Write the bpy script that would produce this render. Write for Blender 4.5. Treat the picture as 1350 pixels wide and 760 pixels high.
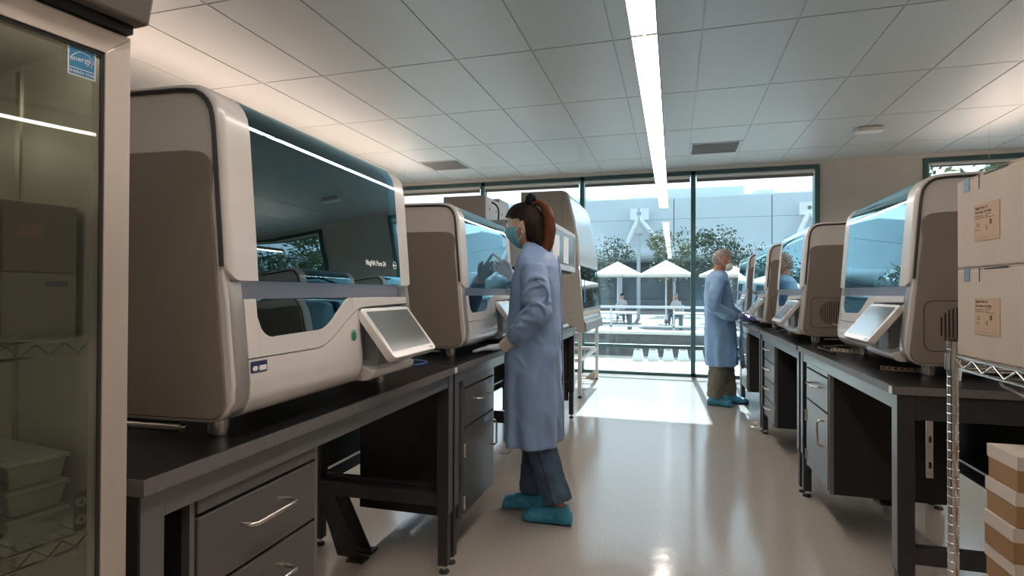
import bpy, bmesh, math, random
from mathutils import Vector, Matrix
from math import sin, cos, pi, radians, sqrt

for o in list(bpy.data.objects):
    bpy.data.objects.remove(o)
SC = bpy.context.scene
COL = SC.collection
random.seed(7)

# ------------------------------------------------------------------ camera
CAM_H = 1.21
F_PX = 733.56
YAW, PITCH, ROLL = 0.28295, 0.0085467, 0.0037533
_c, _s = cos(YAW), sin(YAW)
_right = Vector((_c, _s, 0))
_fwd = Vector((-_s*cos(PITCH), _c*cos(PITCH), sin(PITCH)))
_up = _right.cross(_fwd)
_r2 = _right*cos(ROLL) + _up*sin(ROLL)
_u2 = _up*cos(ROLL) - _right*sin(ROLL)
cam_data = bpy.data.cameras.new('camera')
cam_data.sensor_fit = 'HORIZONTAL'
cam_data.sensor_width = 36.0
cam_data.lens = F_PX/1350*36.0
cam_data.clip_start = 0.02
cam_data.clip_end = 400
cam = bpy.data.objects.new('camera', cam_data)
cam.matrix_world = Matrix(((_r2.x, _u2.x, -_fwd.x, 0), (_r2.y, _u2.y, -_fwd.y, 0), (_r2.z, _u2.z, -_fwd.z, CAM_H), (0, 0, 0, 1)))
COL.objects.link(cam)
SC.camera = cam

# ------------------------------------------------------------------ world, sun, exposure
world = bpy.data.worlds.new('world')
SC.world = world
world.use_nodes = True
wn = world.node_tree
bg = wn.nodes['Background']
bg.inputs[0].default_value = (0.90, 0.95, 1.0, 1)
bg.inputs[1].default_value = 2.0
sun_d = bpy.data.lights.new('sun', 'SUN')
sun_d.energy = 20.0
sun_d.angle = radians(0.6)
sun_d.color = (0.97, 0.98, 1.0)
sun = bpy.data.objects.new('sun', sun_d)
COL.objects.link(sun)
sun.rotation_euler = Vector((0.035, -1.0, -0.93)).to_track_quat('-Z', 'Y').to_euler()
sun.location = (0, 30, 30)
vs = SC.view_settings
vs.view_transform = 'Standard'
vs.look = 'None'
vs.gamma = 1.0
vs.use_curve_mapping = False
vs.exposure = 0.58

# ------------------------------------------------------------------ materials
MATS = {}
def mat(name, col, rough=0.5, metal=0.0, noise=0.0, nscale=20.0, bump=0.0, bscale=200.0, coat=0.0, emit=None, estr=0.0, spec=0.5, stretch=None, sheen=0.0, transl=0.0):
    if name in MATS:
        return MATS[name]
    m = bpy.data.materials.new(name)
    m.use_nodes = True
    nt = m.node_tree
    p = nt.nodes['Principled BSDF']
    p.inputs['Base Color'].default_value = (*col, 1)
    p.inputs['Roughness'].default_value = rough
    p.inputs['Metallic'].default_value = metal
    p.inputs['Specular IOR Level'].default_value = spec
    p.inputs['Coat Weight'].default_value = coat
    p.inputs['Coat Roughness'].default_value = 0.08
    if sheen: p.inputs['Sheen Weight'].default_value = sheen
    if noise or bump:
        tc = nt.nodes.new('ShaderNodeTexCoord')
        mp = nt.nodes.new('ShaderNodeMapping')
        nt.links.new(tc.outputs['Object'], mp.inputs['Vector'])
        if stretch: mp.inputs['Scale'].default_value = stretch
    if noise:
        n = nt.nodes.new('ShaderNodeTexNoise')
        n.inputs['Scale'].default_value = nscale
        n.inputs['Detail'].default_value = 4
        nt.links.new(mp.outputs[0], n.inputs['Vector'])
        r = nt.nodes.new('ShaderNodeValToRGB')
        r.color_ramp.elements[0].position = 0.3
        r.color_ramp.elements[1].position = 0.7
        r.color_ramp.elements[0].color = (*[max(0, c*(1-noise)) for c in col], 1)
        r.color_ramp.elements[1].color = (*[min(1, c*(1+noise)) for c in col], 1)
        nt.links.new(n.outputs['Fac'], r.inputs[0])
        nt.links.new(r.outputs[0], p.inputs['Base Color'])
    if bump:
        n2 = nt.nodes.new('ShaderNodeTexNoise')
        n2.inputs['Scale'].default_value = bscale
        n2.inputs['Detail'].default_value = 3
        nt.links.new(mp.outputs[0], n2.inputs['Vector'])
        b = nt.nodes.new('ShaderNodeBump')
        b.inputs['Strength'].default_value = bump
        b.inputs['Distance'].default_value = 0.01
        nt.links.new(n2.outputs['Fac'], b.inputs['Height'])
        nt.links.new(b.outputs[0], p.inputs['Normal'])
    if emit:
        p.inputs['Emission Color'].default_value = (*emit, 1)
        p.inputs['Emission Strength'].default_value = estr
    if transl:
        p.inputs['Transmission Weight'].default_value = transl
    MATS[name] = m
    return m

def glass(name, tint, refl_ior=1.5, gloss_rough=0.0, gain=1.0, gtint=(1, 1, 1), haze=0.0, hcol=(1, 1, 1)):
    if name in MATS:
        return MATS[name]
    m = bpy.data.materials.new(name)
    m.use_nodes = True
    nt = m.node_tree
    for n in list(nt.nodes): nt.nodes.remove(n)
    out = nt.nodes.new('ShaderNodeOutputMaterial')
    tr = nt.nodes.new('ShaderNodeBsdfTransparent')
    tr.inputs[0].default_value = (*tint, 1)
    gl = nt.nodes.new('ShaderNodeBsdfGlossy')
    gl.inputs['Color'].default_value = (*gtint, 1)
    gl.inputs['Roughness'].default_value = gloss_rough
    lw = nt.nodes.new('ShaderNodeFresnel')
    lw.inputs['IOR'].default_value = refl_ior
    mx = nt.nodes.new('ShaderNodeMixShader')
    mu = nt.nodes.new('ShaderNodeMath')
    mu.operation = 'MULTIPLY'
    mu.use_clamp = True
    mu.inputs[1].default_value = gain
    nt.links.new(lw.outputs[0], mu.inputs[0])
    nt.links.new(mu.outputs[0], mx.inputs[0])
    first = tr.outputs[0]
    if haze:
        df = nt.nodes.new('ShaderNodeBsdfDiffuse')
        df.inputs[0].default_value = (*hcol, 1)
        hm = nt.nodes.new('ShaderNodeMixShader')
        hm.inputs[0].default_value = haze
        nt.links.new(tr.outputs[0], hm.inputs[1])
        nt.links.new(df.outputs[0], hm.inputs[2])
        first = hm.outputs[0]
    nt.links.new(first, mx.inputs[1])
    nt.links.new(gl.outputs[0], mx.inputs[2])
    nt.links.new(mx.outputs[0], out.inputs[0])
    MATS[name] = m
    return m

def emis(name, col, strength):
    if name in MATS: return MATS[name]
    m = bpy.data.materials.new(name)
    m.use_nodes = True
    p = m.node_tree.nodes['Principled BSDF']
    p.inputs['Base Color'].default_value = (.8, .8, .8, 1)
    p.inputs['Emission Color'].default_value = (*col, 1)
    p.inputs['Emission Strength'].default_value = strength
    MATS[name] = m
    return m

M_WHITE = mat('instrument_white', (0.66, 0.62, 0.58), 0.26, noise=0.02, nscale=6, coat=0.25)
M_TAUPE = mat('instrument_taupe', (0.23, 0.19, 0.155), 0.42, noise=0.03, nscale=400)
M_SILVER = mat('instrument_silver', (0.42, 0.40, 0.38), 0.28, 0.55)
M_GASKET = mat('dark_gasket', (0.025, 0.025, 0.026), 0.5)
M_LAV = mat('deck_edge_grey', (0.50, 0.49, 0.56), 0.4)
M_STEEL = mat('brushed_steel', (0.62, 0.58, 0.53), 0.25, 1.0, noise=0.05, nscale=60, stretch=(1, 1, 12))
M_CHROME = mat('chrome', (0.75, 0.74, 0.72), 0.12, 1.0)
M_BENCHTOP = mat('black_epoxy_top', (0.009, 0.009, 0.010), 0.30, noise=0.25, nscale=90, bump=0.03, bscale=300, spec=0.28)
M_EDGE = mat('grey_bench_edge', (0.14, 0.13, 0.125), 0.45, noise=0.12, nscale=50)
M_FRAME = mat('charcoal_frame', (0.035, 0.034, 0.034), 0.38, 0.2, noise=0.1, nscale=40)
M_RAIL = mat('grey_steel_rail', (0.22, 0.215, 0.21), 0.32, 0.6)
M_CAB = mat('charcoal_cabinet', (0.135, 0.127, 0.12), 0.30, 0.35, noise=0.04, nscale=30)
M_CABSIDE = mat('black_cabinet_side', (0.012, 0.012, 0.012), 0.5, bump=0.05, bscale=500)
M_HANDLE = mat('satin_nickel', (0.72, 0.66, 0.58), 0.22, 1.0)
M_BLACK = mat('matte_black', (0.012, 0.012, 0.012), 0.55)
M_RUBBER = mat('black_rubber', (0.02, 0.02, 0.02), 0.7)
M_TEAL = mat('window_frame_teal', (0.045, 0.105, 0.10), 0.35, noise=0.08, nscale=8)
M_INT = mat('instrument_interior', (0.26, 0.29, 0.30), 0.4)
M_INT2 = mat('instrument_deck', (0.40, 0.42, 0.43), 0.35)
M_SCREEN = mat('tablet_screen', (0.16, 0.175, 0.17), 0.12, coat=0.6)
M_GREEN = mat('green_button', (0.03, 0.20, 0.13), 0.35)
M_GREENR = mat('green_ring', (0.25, 0.50, 0.40), 0.35)
M_NAVY = mat('navy_label', (0.02, 0.03, 0.10), 0.5)
M_PAPER = mat('white_paper', (0.78, 0.79, 0.80), 0.7)
M_GLASS_INST = glass('smoked_teal_glass', (0.58, 0.77, 0.82), 1.55, 0.0, 3.0, (0.62, 0.88, 0.97))
M_GLASS_WIN = glass('window_glass', (0.72, 0.82, 0.86), 1.45, 0.0, 0.8, haze=0.006, hcol=(.75, .9, .95))
M_GLASS_FRIDGE = glass('fridge_glass', (0.74, 0.76, 0.70), 1.5, 0.0, 1.0)
M_GLASS_CLEAR = glass('clear_glass', (0.80, 0.92, 0.92), 1.45, 0.0, 1.0)

# ------------------------------------------------------------------ mesh helpers
class MB:
    """collects vertices and faces for ONE mesh object"""
    def __init__(self):
        self.v = []
        self.f = []
    def add(self, vs_, fs_, T=None):
        b = len(self.v)
        for p in vs_:
            p = Vector(p)
            self.v.append(tuple(T @ p) if T is not None else tuple(p))
        self.f += [tuple(i+b for i in fc) for fc in fs_]
        return self
    def box(self, x0, x1, y0, y1, z0, z1, T=None):
        vs_ = [(x0, y0, z0), (x1, y0, z0), (x1, y1, z0), (x0, y1, z0), (x0, y0, z1), (x1, y0, z1), (x1, y1, z1), (x0, y1, z1)]
        return self.add(vs_, [(0, 3, 2, 1), (4, 5, 6, 7), (0, 1, 5, 4), (1, 2, 6, 5), (2, 3, 7, 6), (3, 0, 4, 7)], T)
    def taper(self, x0, x1, y0, y1, z0, z1, ix, iy, T=None):
        vs_ = [(x0, y0, z0), (x1, y0, z0), (x1, y1, z0), (x0, y1, z0), (x0+ix, y0+iy, z1), (x1-ix, y0+iy, z1), (x1-ix, y1-iy, z1), (x0+ix, y1-iy, z1)]
        return self.add(vs_, [(0, 3, 2, 1), (4, 5, 6, 7), (0, 1, 5, 4), (1, 2, 6, 5), (2, 3, 7, 6), (3, 0, 4, 7)], T)
    def prism(self, poly, a0, a1, axis='y', T=None):
        """poly: 2D outline; axis y -> (x,z), x -> (y,z), z -> (x,y)"""
        def P(u, w, a):
            return {'y': (u, a, w), 'x': (a, u, w), 'z': (u, w, a)}[axis]
        n = len(poly)
        vs_ = [P(u, w, a0) for u, w in poly] + [P(u, w, a1) for u, w in poly]
        fs_ = [tuple(range(n))[::-1], tuple(range(n, 2*n))]
        fs_ += [(i, (i+1) % n, n+(i+1) % n, n+i) for i in range(n)]
        return self.add(vs_, fs_, T)
    def tube(self, path, r, segs=10, closed=False, caps=True, T=None):
        pts = [Vector(p) for p in path]
        n = len(pts)
        rs = r if isinstance(r, (list, tuple)) else [r]*n
        vs_ = []
        ref = None
        for i, p in enumerate(pts):
            if closed:
                t = pts[(i+1) % n]-pts[i-1]
            else:
                t = pts[min(i+1, n-1)]-pts[max(i-1, 0)]
            t.normalize()
            if ref is None:
                ref = Vector((0, 0, 1)) if abs(t.z) < 0.9 else Vector((1, 0, 0))
            a = t.cross(ref)
            if a.length < 1e-5:
                a = t.cross(Vector((0.3, 0.9, 0.1)))
            a.normalize()
            b = a.cross(t).normalized()
            ref = b
            for k in range(segs):
                th = 2*pi*k/segs
                vs_.append(p+(a*cos(th)+b*sin(th))*rs[i])
        fs_ = []
        m = n if closed else n-1
        for i in range(m):
            for k in range(segs):
                j = (i+1) % n
                fs_.append((i*segs+k, i*segs+(k+1) % segs, j*segs+(k+1) % segs, j*segs+k))
        if caps and not closed:
            fs_.append(tuple(range(segs))[::-1])
            fs_.append(tuple(range((n-1)*segs, n*segs)))
        return self.add(vs_, fs_, T)
    def cyl(self, p0, p1, r, segs=16, T=None):
        return self.tube([p0, p1], r, segs, T=T)
    def lathe(self, prof, c=(0, 0, 0), segs=20, T=None):
        vs_ = []
        for r, z in prof:
            for k in range(segs):
                th = 2*pi*k/segs
                vs_.append((c[0]+r*cos(th), c[1]+r*sin(th), c[2]+z))
        fs_ = []
        for i in range(len(prof)-1):
            for k in range(segs):
                fs_.append((i*segs+k, i*segs+(k+1) % segs, (i+1)*segs+(k+1) % segs, (i+1)*segs+k))
        fs_.append(tuple(range(segs))[::-1])
        fs_.append(tuple(range((len(prof)-1)*segs, len(prof)*segs)))
        return self.add(vs_, fs_, T)
    def sphere(self, c, r, nu=14, nv=10, T=None):
        rr = (r, r, r) if not isinstance(r, (tuple, list)) else r
        vs_ = [(c[0], c[1], c[2]-rr[2])]
        for j in range(1, nv):
            ph = -pi/2+pi*j/nv
            for k in range(nu):
                th = 2*pi*k/nu
                vs_.append((c[0]+rr[0]*cos(ph)*cos(th), c[1]+rr[1]*cos(ph)*sin(th), c[2]+rr[2]*sin(ph)))
        vs_.append((c[0], c[1], c[2]+rr[2]))
        fs_ = [(0, 1+(k+1) % nu, 1+k) for k in range(nu)]
        for j in range(nv-2):
            for k in range(nu):
                a = 1+j*nu
                fs_.append((a+k, a+(k+1) % nu, a+nu+(k+1) % nu, a+nu+k))
        a = 1+(nv-2)*nu
        top = len(vs_)-1
        fs_ += [(a+k, a+(k+1) % nu, top) for k in range(nu)]
        return self.add(vs_, fs_, T)
    def loft(self, rings, segs=24, power=2.3, T=None):
        """rings: (center, axis_u, axis_v, ru, rv) ellipses joined into a closed skin"""
        vs_ = []
        for c, u, w, ru, rv in rings:
            c, u, w = Vector(c), Vector(u), Vector(w)
            for k in range(segs):
                th = 2*pi*k/segs
                cu = abs(cos(th))**(2/power)*(1 if cos(th) >= 0 else -1)
                sv = abs(sin(th))**(2/power)*(1 if sin(th) >= 0 else -1)
                vs_.append(c+u*ru*cu+w*rv*sv)
        fs_ = []
        n = len(rings)
        for i in range(n-1):
            for k in range(segs):
                fs_.append((i*segs+k, i*segs+(k+1) % segs, (i+1)*segs+(k+1) % segs, (i+1)*segs+k))
        fs_.append(tuple(range(segs))[::-1])
        fs_.append(tuple(range((n-1)*segs, n*segs)))
        return self.add(vs_, fs_, T)
    def mesh(self, name):
        me = bpy.data.meshes.new(name)
        me.from_pydata(self.v, [], self.f)
        bm = bmesh.new()
        bm.from_mesh(me)
        bmesh.ops.recalc_face_normals(bm, faces=bm.faces)
        bm.to_mesh(me)
        bm.free()
        return me
    def build(self, name, material, parent=None, smooth=None, bevel=0.0, segs=2, solid=0.0):
        me = self.mesh(name)
        if material: me.materials.append(material)
        if smooth:
            me.polygons.foreach_set('use_smooth', [True]*len(me.polygons))
            me.set_sharp_from_angle(angle=radians(smooth))
        o = bpy.data.objects.new(name, me)
        COL.objects.link(o)
        if parent: o.parent = parent
        if solid:
            md = o.modifiers.new('solid', 'SOLIDIFY')
            md.thickness = solid
            md.offset = 0
        if bevel:
            md = o.modifiers.new('bevel', 'BEVEL')
            md.width = bevel
            md.segments = segs
            md.limit_method = 'ANGLE'
            md.angle_limit = radians(40)
        return o

def empty(name, loc=(0, 0, 0), rz=0.0, parent=None, scale=1.0):
    o = bpy.data.objects.new(name, None)
    o.empty_display_size = 0.05
    COL.objects.link(o)
    o.location = loc
    o.rotation_euler = (0, 0, rz)
    o.scale = (scale, scale, scale)
    if parent: o.parent = parent
    return o
def tag(o, label=None, cat=None, group=None, kind=None):
    if label: o['label'] = label
    if cat: o['category'] = cat
    if group: o['group'] = group
    if kind: o['kind'] = kind
    return o
def struct(o):
    o['kind'] = 'structure'
    return o
def kids(o):
    return [c for c in COL.objects if c.parent == o]
def copy_tree(o, parent=None):
    c = o.copy()
    COL.objects.link(c)
    if parent:
        c.parent = parent
        c.matrix_parent_inverse = o.matrix_parent_inverse
    for ch in kids(o):
        copy_tree(ch, c)
    return c
def inst(me_or_obj, name, loc, rz=0, parent=None):
    me = me_or_obj.data if hasattr(me_or_obj, 'data') else me_or_obj
    o = bpy.data.objects.new(name, me)
    COL.objects.link(o)
    o.location = loc
    o.rotation_euler = (0, 0, rz)
    if parent: o.parent = parent
    return o
def text_part(txt, size, material, parent, matrix, name='lettering', bold=0.0, depth=0.0004, align='LEFT', sx=1.0):
    cu = bpy.data.curves.new(name, 'FONT')
    cu.body = txt
    cu.size = size
    cu.extrude = depth
    cu.offset = bold
    cu.align_x = align
    cu.resolution_u = 2
    t = bpy.data.objects.new(name+'_tmp', cu)
    COL.objects.link(t)
    dg = bpy.context.evaluated_depsgraph_get()
    me = bpy.data.meshes.new_from_object(t.evaluated_get(dg))
    bpy.data.objects.remove(t)
    me.transform(matrix @ Matrix.Diagonal((sx, 1, 1, 1)))
    me.materials.clear()
    me.materials.append(material)
    o = bpy.data.objects.new(name, me)
    COL.objects.link(o)
    if parent: o.parent = parent
    return o
def arc(cx, cz, r, a0, a1, n=6):
    return [(cx+r*cos(radians(a0+(a1-a0)*i/n)), cz+r*sin(radians(a0+(a1-a0)*i/n))) for i in range(n+1)]
def rrect(x0, x1, z0, z1, r, n=4):
    return arc(x1-r, z0+r, r, -90, 0, n)+arc(x1-r, z1-r, r, 0, 90, n)+arc(x0+r, z1-r, r, 90, 180, n)+arc(x0+r, z0+r, r, 180, 270, n)
# ================================================================== ROOM SHELL
CEIL = 3.047
WX0, WX1, WY0, WY1 = -5.3, 5.3, -3.4, 8.5

def floor_mat():
    m = bpy.data.materials.new('epoxy_floor')
    m.use_nodes = True
    nt = m.node_tree
    p = nt.nodes['Principled BSDF']
    tc = nt.nodes.new('ShaderNodeTexCoord')
    n1 = nt.nodes.new('ShaderNodeTexNoise'); n1.inputs['Scale'].default_value = 160; n1.inputs['Detail'].default_value = 2
    n2 = nt.nodes.new('ShaderNodeTexNoise'); n2.inputs['Scale'].default_value = 1.1; n2.inputs['Detail'].default_value = 3
    nt.links.new(tc.outputs['Object'], n1.inputs['Vector'])
    nt.links.new(tc.outputs['Object'], n2.inputs['Vector'])
    r = nt.nodes.new('ShaderNodeValToRGB')
    r.color_ramp.elements[0].position = 0.36; r.color_ramp.elements[0].color = (0.35, 0.305, 0.265, 1)
    r.color_ramp.elements[1].position = 0.52; r.color_ramp.elements[1].color = (0.44, 0.395, 0.35, 1)
    e = r.color_ramp.elements.new(0.72); e.color = (0.49, 0.445, 0.40, 1)
    nt.links.new(n1.outputs['Fac'], r.inputs[0])
    nt.links.new(r.outputs[0], p.inputs['Base Color'])
    mr = nt.nodes.new('ShaderNodeMapRange')
    mr.inputs['To Min'].default_value = 0.09; mr.inputs['To Max'].default_value = 0.18
    nt.links.new(n2.outputs['Fac'], mr.inputs['Value'])
    nt.links.new(mr.outputs[0], p.inputs['Roughness'])
    b = nt.nodes.new('ShaderNodeBump'); b.inputs['Strength'].default_value = 0.06; b.inputs['Distance'].default_value = 0.02
    n3 = nt.nodes.new('ShaderNodeTexNoise'); n3.inputs['Scale'].default_value = 9; n3.inputs['Detail'].default_value = 2
    nt.links.new(tc.outputs['Object'], n3.inputs['Vector'])
    nt.links.new(n3.outputs['Fac'], b.inputs['Height'])
    nt.links.new(b.outputs[0], p.inputs['Normal'])
    return m
M_WALL = mat('painted_wall', (0.52, 0.475, 0.43), 0.7, noise=0.02, nscale=3, bump=0.03, bscale=300)
M_TILE = mat('ceiling_tile_white', (0.44, 0.425, 0.405), 0.45, noise=0.04, nscale=120, bump=0.05, bscale=260)
M_TBAR = mat('ceiling_grid_white', (0.40, 0.39, 0.37), 0.45)
M_PLENUM = mat('plenum_dark', (0.10, 0.09, 0.08), 0.8)

struct(MB().box(WX0-.2, WX1+.2, WY0-.2, WY1+.08, -0.15, 0).build('floor', floor_mat()))
ceiling = struct(MB().box(WX0-.2, WX1+.2, WY0-.2, WY1+.2, CEIL+0.012, CEIL+0.15).build('ceiling', M_PLENUM))
# 2 x 4 ft tiles; the lines run where the photograph shows them
TW, TD, TX0, TY0 = 0.6096, 1.2207, -3.4704, 4.0663
tile_me = MB().box(-TW/2+.006, TW/2-.006, -TD/2+.006, TD/2-.006, 0, 0.014).mesh('ceiling_tile')
tile_me.materials.append(M_TILE)
cols = range(-3, 15)
rows = range(-6, 3)
for i in cols:
    xa = TX0+i*TW
    if xa+TW > WX1 or xa < WX0: continue
    for k in rows:
        if (i, k) in ((0, 2), (6, 2)):
            continue        # these two bays carry an air grille
        inst(tile_me, 'ceiling_tile', (xa+TW/2, TY0+k*TD+TD/2, CEIL-0.002), 0, ceiling)
half_me = MB().box(-TW/2+.006, TW/2-.006, -.386+.006, .386-.006, 0, 0.014).mesh('ceiling_tile')
half_me.materials.append(M_TILE)
for i in cols:
    xa = TX0+i*TW
    if xa+TW > WX1 or xa < WX0: continue
    inst(half_me, 'ceiling_tile', (xa+TW/2, TY0+3*TD+.386, CEIL-0.002), 0, ceiling)
M_GRID = M_TBAR
for i in range(-3, 16):
    x = TX0+i*TW
    if x < WX0 or x > WX1: continue
    MB().box(x-.011, x+.011, WY0, WY1, CEIL+.004, CEIL+.012).build('grid_bar', M_GRID, ceiling)
for k in range(-6, 4):
    y = TY0+k*TD
    MB().box(WX0, WX1, y-.011, y+.011, CEIL+.0045, CEIL+.012).build('grid_bar', M_GRID, ceiling)

# air grilles: half a bay of tile, half a bay of grille
def grille(i, k, label):
    xa, ya = TX0+i*TW, TY0+k*TD
    MB().box(xa+.006, xa+TW-.006, ya+.006, ya+TD*.52-.006, CEIL-.002, CEIL+.012).build('ceiling_tile', M_TILE, ceiling)
    g = empty('air_grille', (xa+TW/2, ya+TD*.76, CEIL-.004))
    tag(g, label, 'vent')
    hw, hd = TW/2-.008, TD*.24-.008
    gm = mat('grille_metal', (0.42, 0.405, 0.385), 0.5)
    MB().box(-hw, hw, -hd, hd, 0.010, 0.014).build('backing', mat('grille_dark', (0.26, 0.25, 0.24), .7), g)
    f = MB()
    f.box(-hw, hw, -hd, -hd+.025, -.002, .012).box(-hw, hw, hd-.025, hd, -.002, .012)
    f.box(-hw, -hw+.025, -hd+.025, hd-.025, -.002, .012).box(hw-.025, hw, -hd+.025, hd-.025, -.002, .012)
    f.build('frame', gm, g)
    n = 16
    s = MB().box(-hw+.025, hw-.025, -.0075, .0075, -.001, .001, Matrix.Rotation(.5, 4, 'X')).mesh('slat')
    s.materials.append(gm)
    for q in range(n):
        inst(s, 'slat', (0, -hd+.035+(2*hd-.07)*q/(n-1), .003), 0, g)
    return g
grille(0, 2, 'square metal air grille in the ceiling above the left instruments')
grille(6, 2, 'square metal air grille in the ceiling beside the central pendant light')

# ceiling occupancy sensor / smoke box
s = empty('smoke_detector', (2.06, 6.95, CEIL-.002))
tag(s, 'small white rectangular smoke detector on the ceiling right of the windows', 'smoke detector')
MB().box(-.10, .10, -.06, .06, -.012, 0).build('base', M_TBAR, s, bevel=.004)
MB().taper(-.13, .13, -.065, .065, -.055, -.012, 0, 0).build('cover', mat('detector_white', (.7, .66, .62), .4), s, bevel=.005)

# walls
struct(MB().box(WX0-.2, WX0, WY0-.2, WY1+.2, 0, CEIL+.012).build('wall_left', M_WALL))
struct(MB().box(WX1, WX1+.2, WY0-.2, WY1+.2, 0, CEIL+.012).build('wall_right', M_WALL))
struct(MB().box(WX0, WX1, WY0-.2, WY0, 0, CEIL+.012).build('wall_front', M_WALL))
wb = MB()
MX = [-4.57, -2.96, -1.35, 0.27, 1.885]     # mullion centres of the glazed run
RX0, RX1 = 3.135, 4.75                       # the second window to the right
WT = 2.985                                   # head of the glazing
Y0, Y1 = WY1, WY1+.16
wb.box(WX0, MX[0]-.035, Y0, Y1, 0, CEIL+.012)
wb.box(MX[0]-.035, MX[-1]+.035, Y0, Y1, WT, CEIL+.012)
wb.box(MX[-1]+.035, RX0, Y0, Y1, 0, CEIL+.012)
wb.box(RX0, RX1, Y0, Y1, WT, CEIL+.012)
wb.box(RX1, WX1, Y0, Y1, 0, CEIL+.012)
struct(wb.build('wall_back', M_WALL))
struct(MB().box(MX[-1]+.04, RX0-.005, WY1-.012, WY1, 0, .10).build('baseboard_back', mat('baseboard_dark', (.05, .05, .05), .5)))
# soffit strip where the ceiling meets the glazing
struct(MB().box(WX0, WX1, WY1-.05, WY1, CEIL-.055, CEIL).build('trim_1', M_WALL))

# ------------------------------------------------------------------ glazing bays
M_SHADE = mat('shade_fabric', (0.58, 0.56, 0.52), 0.75, bump=.05, bscale=600)
M_SHADEBAR = mat('shade_bar', (0.14, 0.125, 0.11), 0.5)
def bay(n, xa, xb, transom=True):
    fw = .032
    f = MB()
    f.box(xa-fw, xb+fw, WY1-.03, WY1+.09, WT-.055, WT)              # head
    f.box(xa-fw, xb+fw, WY1-.03, WY1+.09, 0.0, .045)                # sill
    w = struct(f.build('window_%d' % n, M_TEAL, bevel=.003))
    if transom:
        MB().box(xa+fw, xb-fw, WY1-.012, WY1+.075, .395, .445).build('transom', M_TEAL, w, bevel=.003)
        zs = [(.045, .395), (.445, WT-.055)]
    else:
        zs = [(.045, WT-.055)]
    for za, zb in zs:
        MB().box(xa+fw-.004, xb-fw+.004, WY1+.025, WY1+.031, za-.004, zb+.004).build('pane', M_GLASS_WIN, w)
    return w
wins = []
for k in range(4):
    wins.append(bay(k+1, MX[k], MX[k+1]))
for k in range(5):
    MB().box(MX[k]-.032, MX[k]+.032, WY1-.045, WY1+.10, .046, WT-.056).build('mullion', M_TEAL, wins[min(k, 3)], bevel=.003)
w5 = bay(5, RX0+.03, RX1-.03, False)
for x in (RX0+.03, RX1-.03):
    MB().box(x-.028, x+.028, WY1-.04, WY1+.10, .046, WT-.056).build('mullion', M_TEAL, w5, bevel=.003)

# rolled-up shades in each bay
def shade(xa, xb, zb, label):
    r = empty('roller_shade', ((xa+xb)/2, WY1-.035, WT-.057))
    tag(r, label, 'roller shade')
    hw = (xb-xa)/2-.045
    z = zb-(WT-.057)
    MB().box(-hw, hw, -.003, .003, z, -.03).build('fabric', M_SHADE, r)
    MB().cyl((-hw-.003, 0, -.025), (hw+.003, 0, -.025), .024, 14).build('tube', M_SHADE, r, smooth=40)
    MB().box(-hw, hw, -.014, .014, z-.035, z+.004).build('bottom_bar', M_SHADEBAR, r, bevel=.006)
names = ['rolled-up shade with dark bar at the far left, above the biggest instrument', 'rolled-up shade with dark bar above the grey liquid handling workstation',
         'rolled-up shade with dark bar just left of the end of the central pendant light', 'rolled-up shade with dark bar in the rightmost bay, above the man in the gown']
for k in range(4):
    shade(MX[k], MX[k+1], 2.862, names[k])
shade(RX0+.03, RX1-.03, 2.90, 'rolled-up shade in the separate window behind the cardboard boxes')

# ------------------------------------------------------------------ pendant lights
M_LENS = emis('pendant_lens', (1.0, 0.89, 0.81), 14.0)
M_LENSUP = emis('pendant_uplens', (1.0, 0.80, 0.66), 12.5)
M_LENSEND = emis('pendant_lens_dim', (1.0, 0.86, 0.72), 1.3)
M_PEND = mat('pendant_housing', (0.55, 0.50, 0.45), 0.4, 0.3)
def pendant(x, y0, y1, z, label, up=False, cut=None):
    p = empty('pendant_light', (x, y0, z))
    tag(p, label, 'pendant light', 'linear pendant lights')
    L = y1-y0
    w = .058
    h = .075
    hs = MB()
    hs.box(-w, -w+.004, 0, L, 0, h).box(w-.004, w, 0, L, 0, h)
    hs.box(-w+.004, w-.004, 0, .006, .004, h).box(-w+.004, w-.004, L-.006, L, .004, h)
    hs.box(-w+.004, w-.004, .006, L-.006, h*.5, h*.5+.004)
    hs.build('housing', M_PEND, p)
    segs = [0.0]+(cut or [])+[L]
    for a, b in zip(segs[:-1], segs[1:]):
        MB().box(-w+.0045, w-.0045, a+.012, b-.012, .001, .006).build('diffuser', M_LENS, p)
    for c in (cut or []):
        MB().box(-w-.001, w+.001, c-.012, c+.012, -.002, .012).build('joint_plate', M_PEND, p)
        MB().sphere((0, c, -.004), (.010, .008, .005)).build('sensor', mat('sensor_warm', (.8, .6, .35), .3), p, smooth=60)
    if up:
        MB().box(-w+.006, w-.006, .01, L-.01, h-.012, h-.008).build('up_diffuser', M_LENSUP, p)
    else:
        MB().box(-w+.004, w-.004, .006, L-.006, h-.006, h-.002).build('cover', M_PEND, p)
    n = max(2, int(L/2.4)+1)
    for q in range(n):
        yy = .25+(L-.5)*q/(n-1)
        MB().cyl((0, yy, h*.5), (0, yy, CEIL-z), .0022, 6).build('suspension_wire', M_CHROME, p)
    return p
pendant(-.128, -2.2, 7.75, 2.36, 'long central linear pendant light ending in front of the windows', cut=[4.73])
pendant(-3.78, -1.2, 7.6, 2.42, 'linear pendant light hanging beyond the left instruments, lighting the ceiling', True)
pendant(3.25, -1.2, 7.4, 2.42, 'linear pendant light at the far right, hidden behind the cardboard boxes', True)
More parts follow.
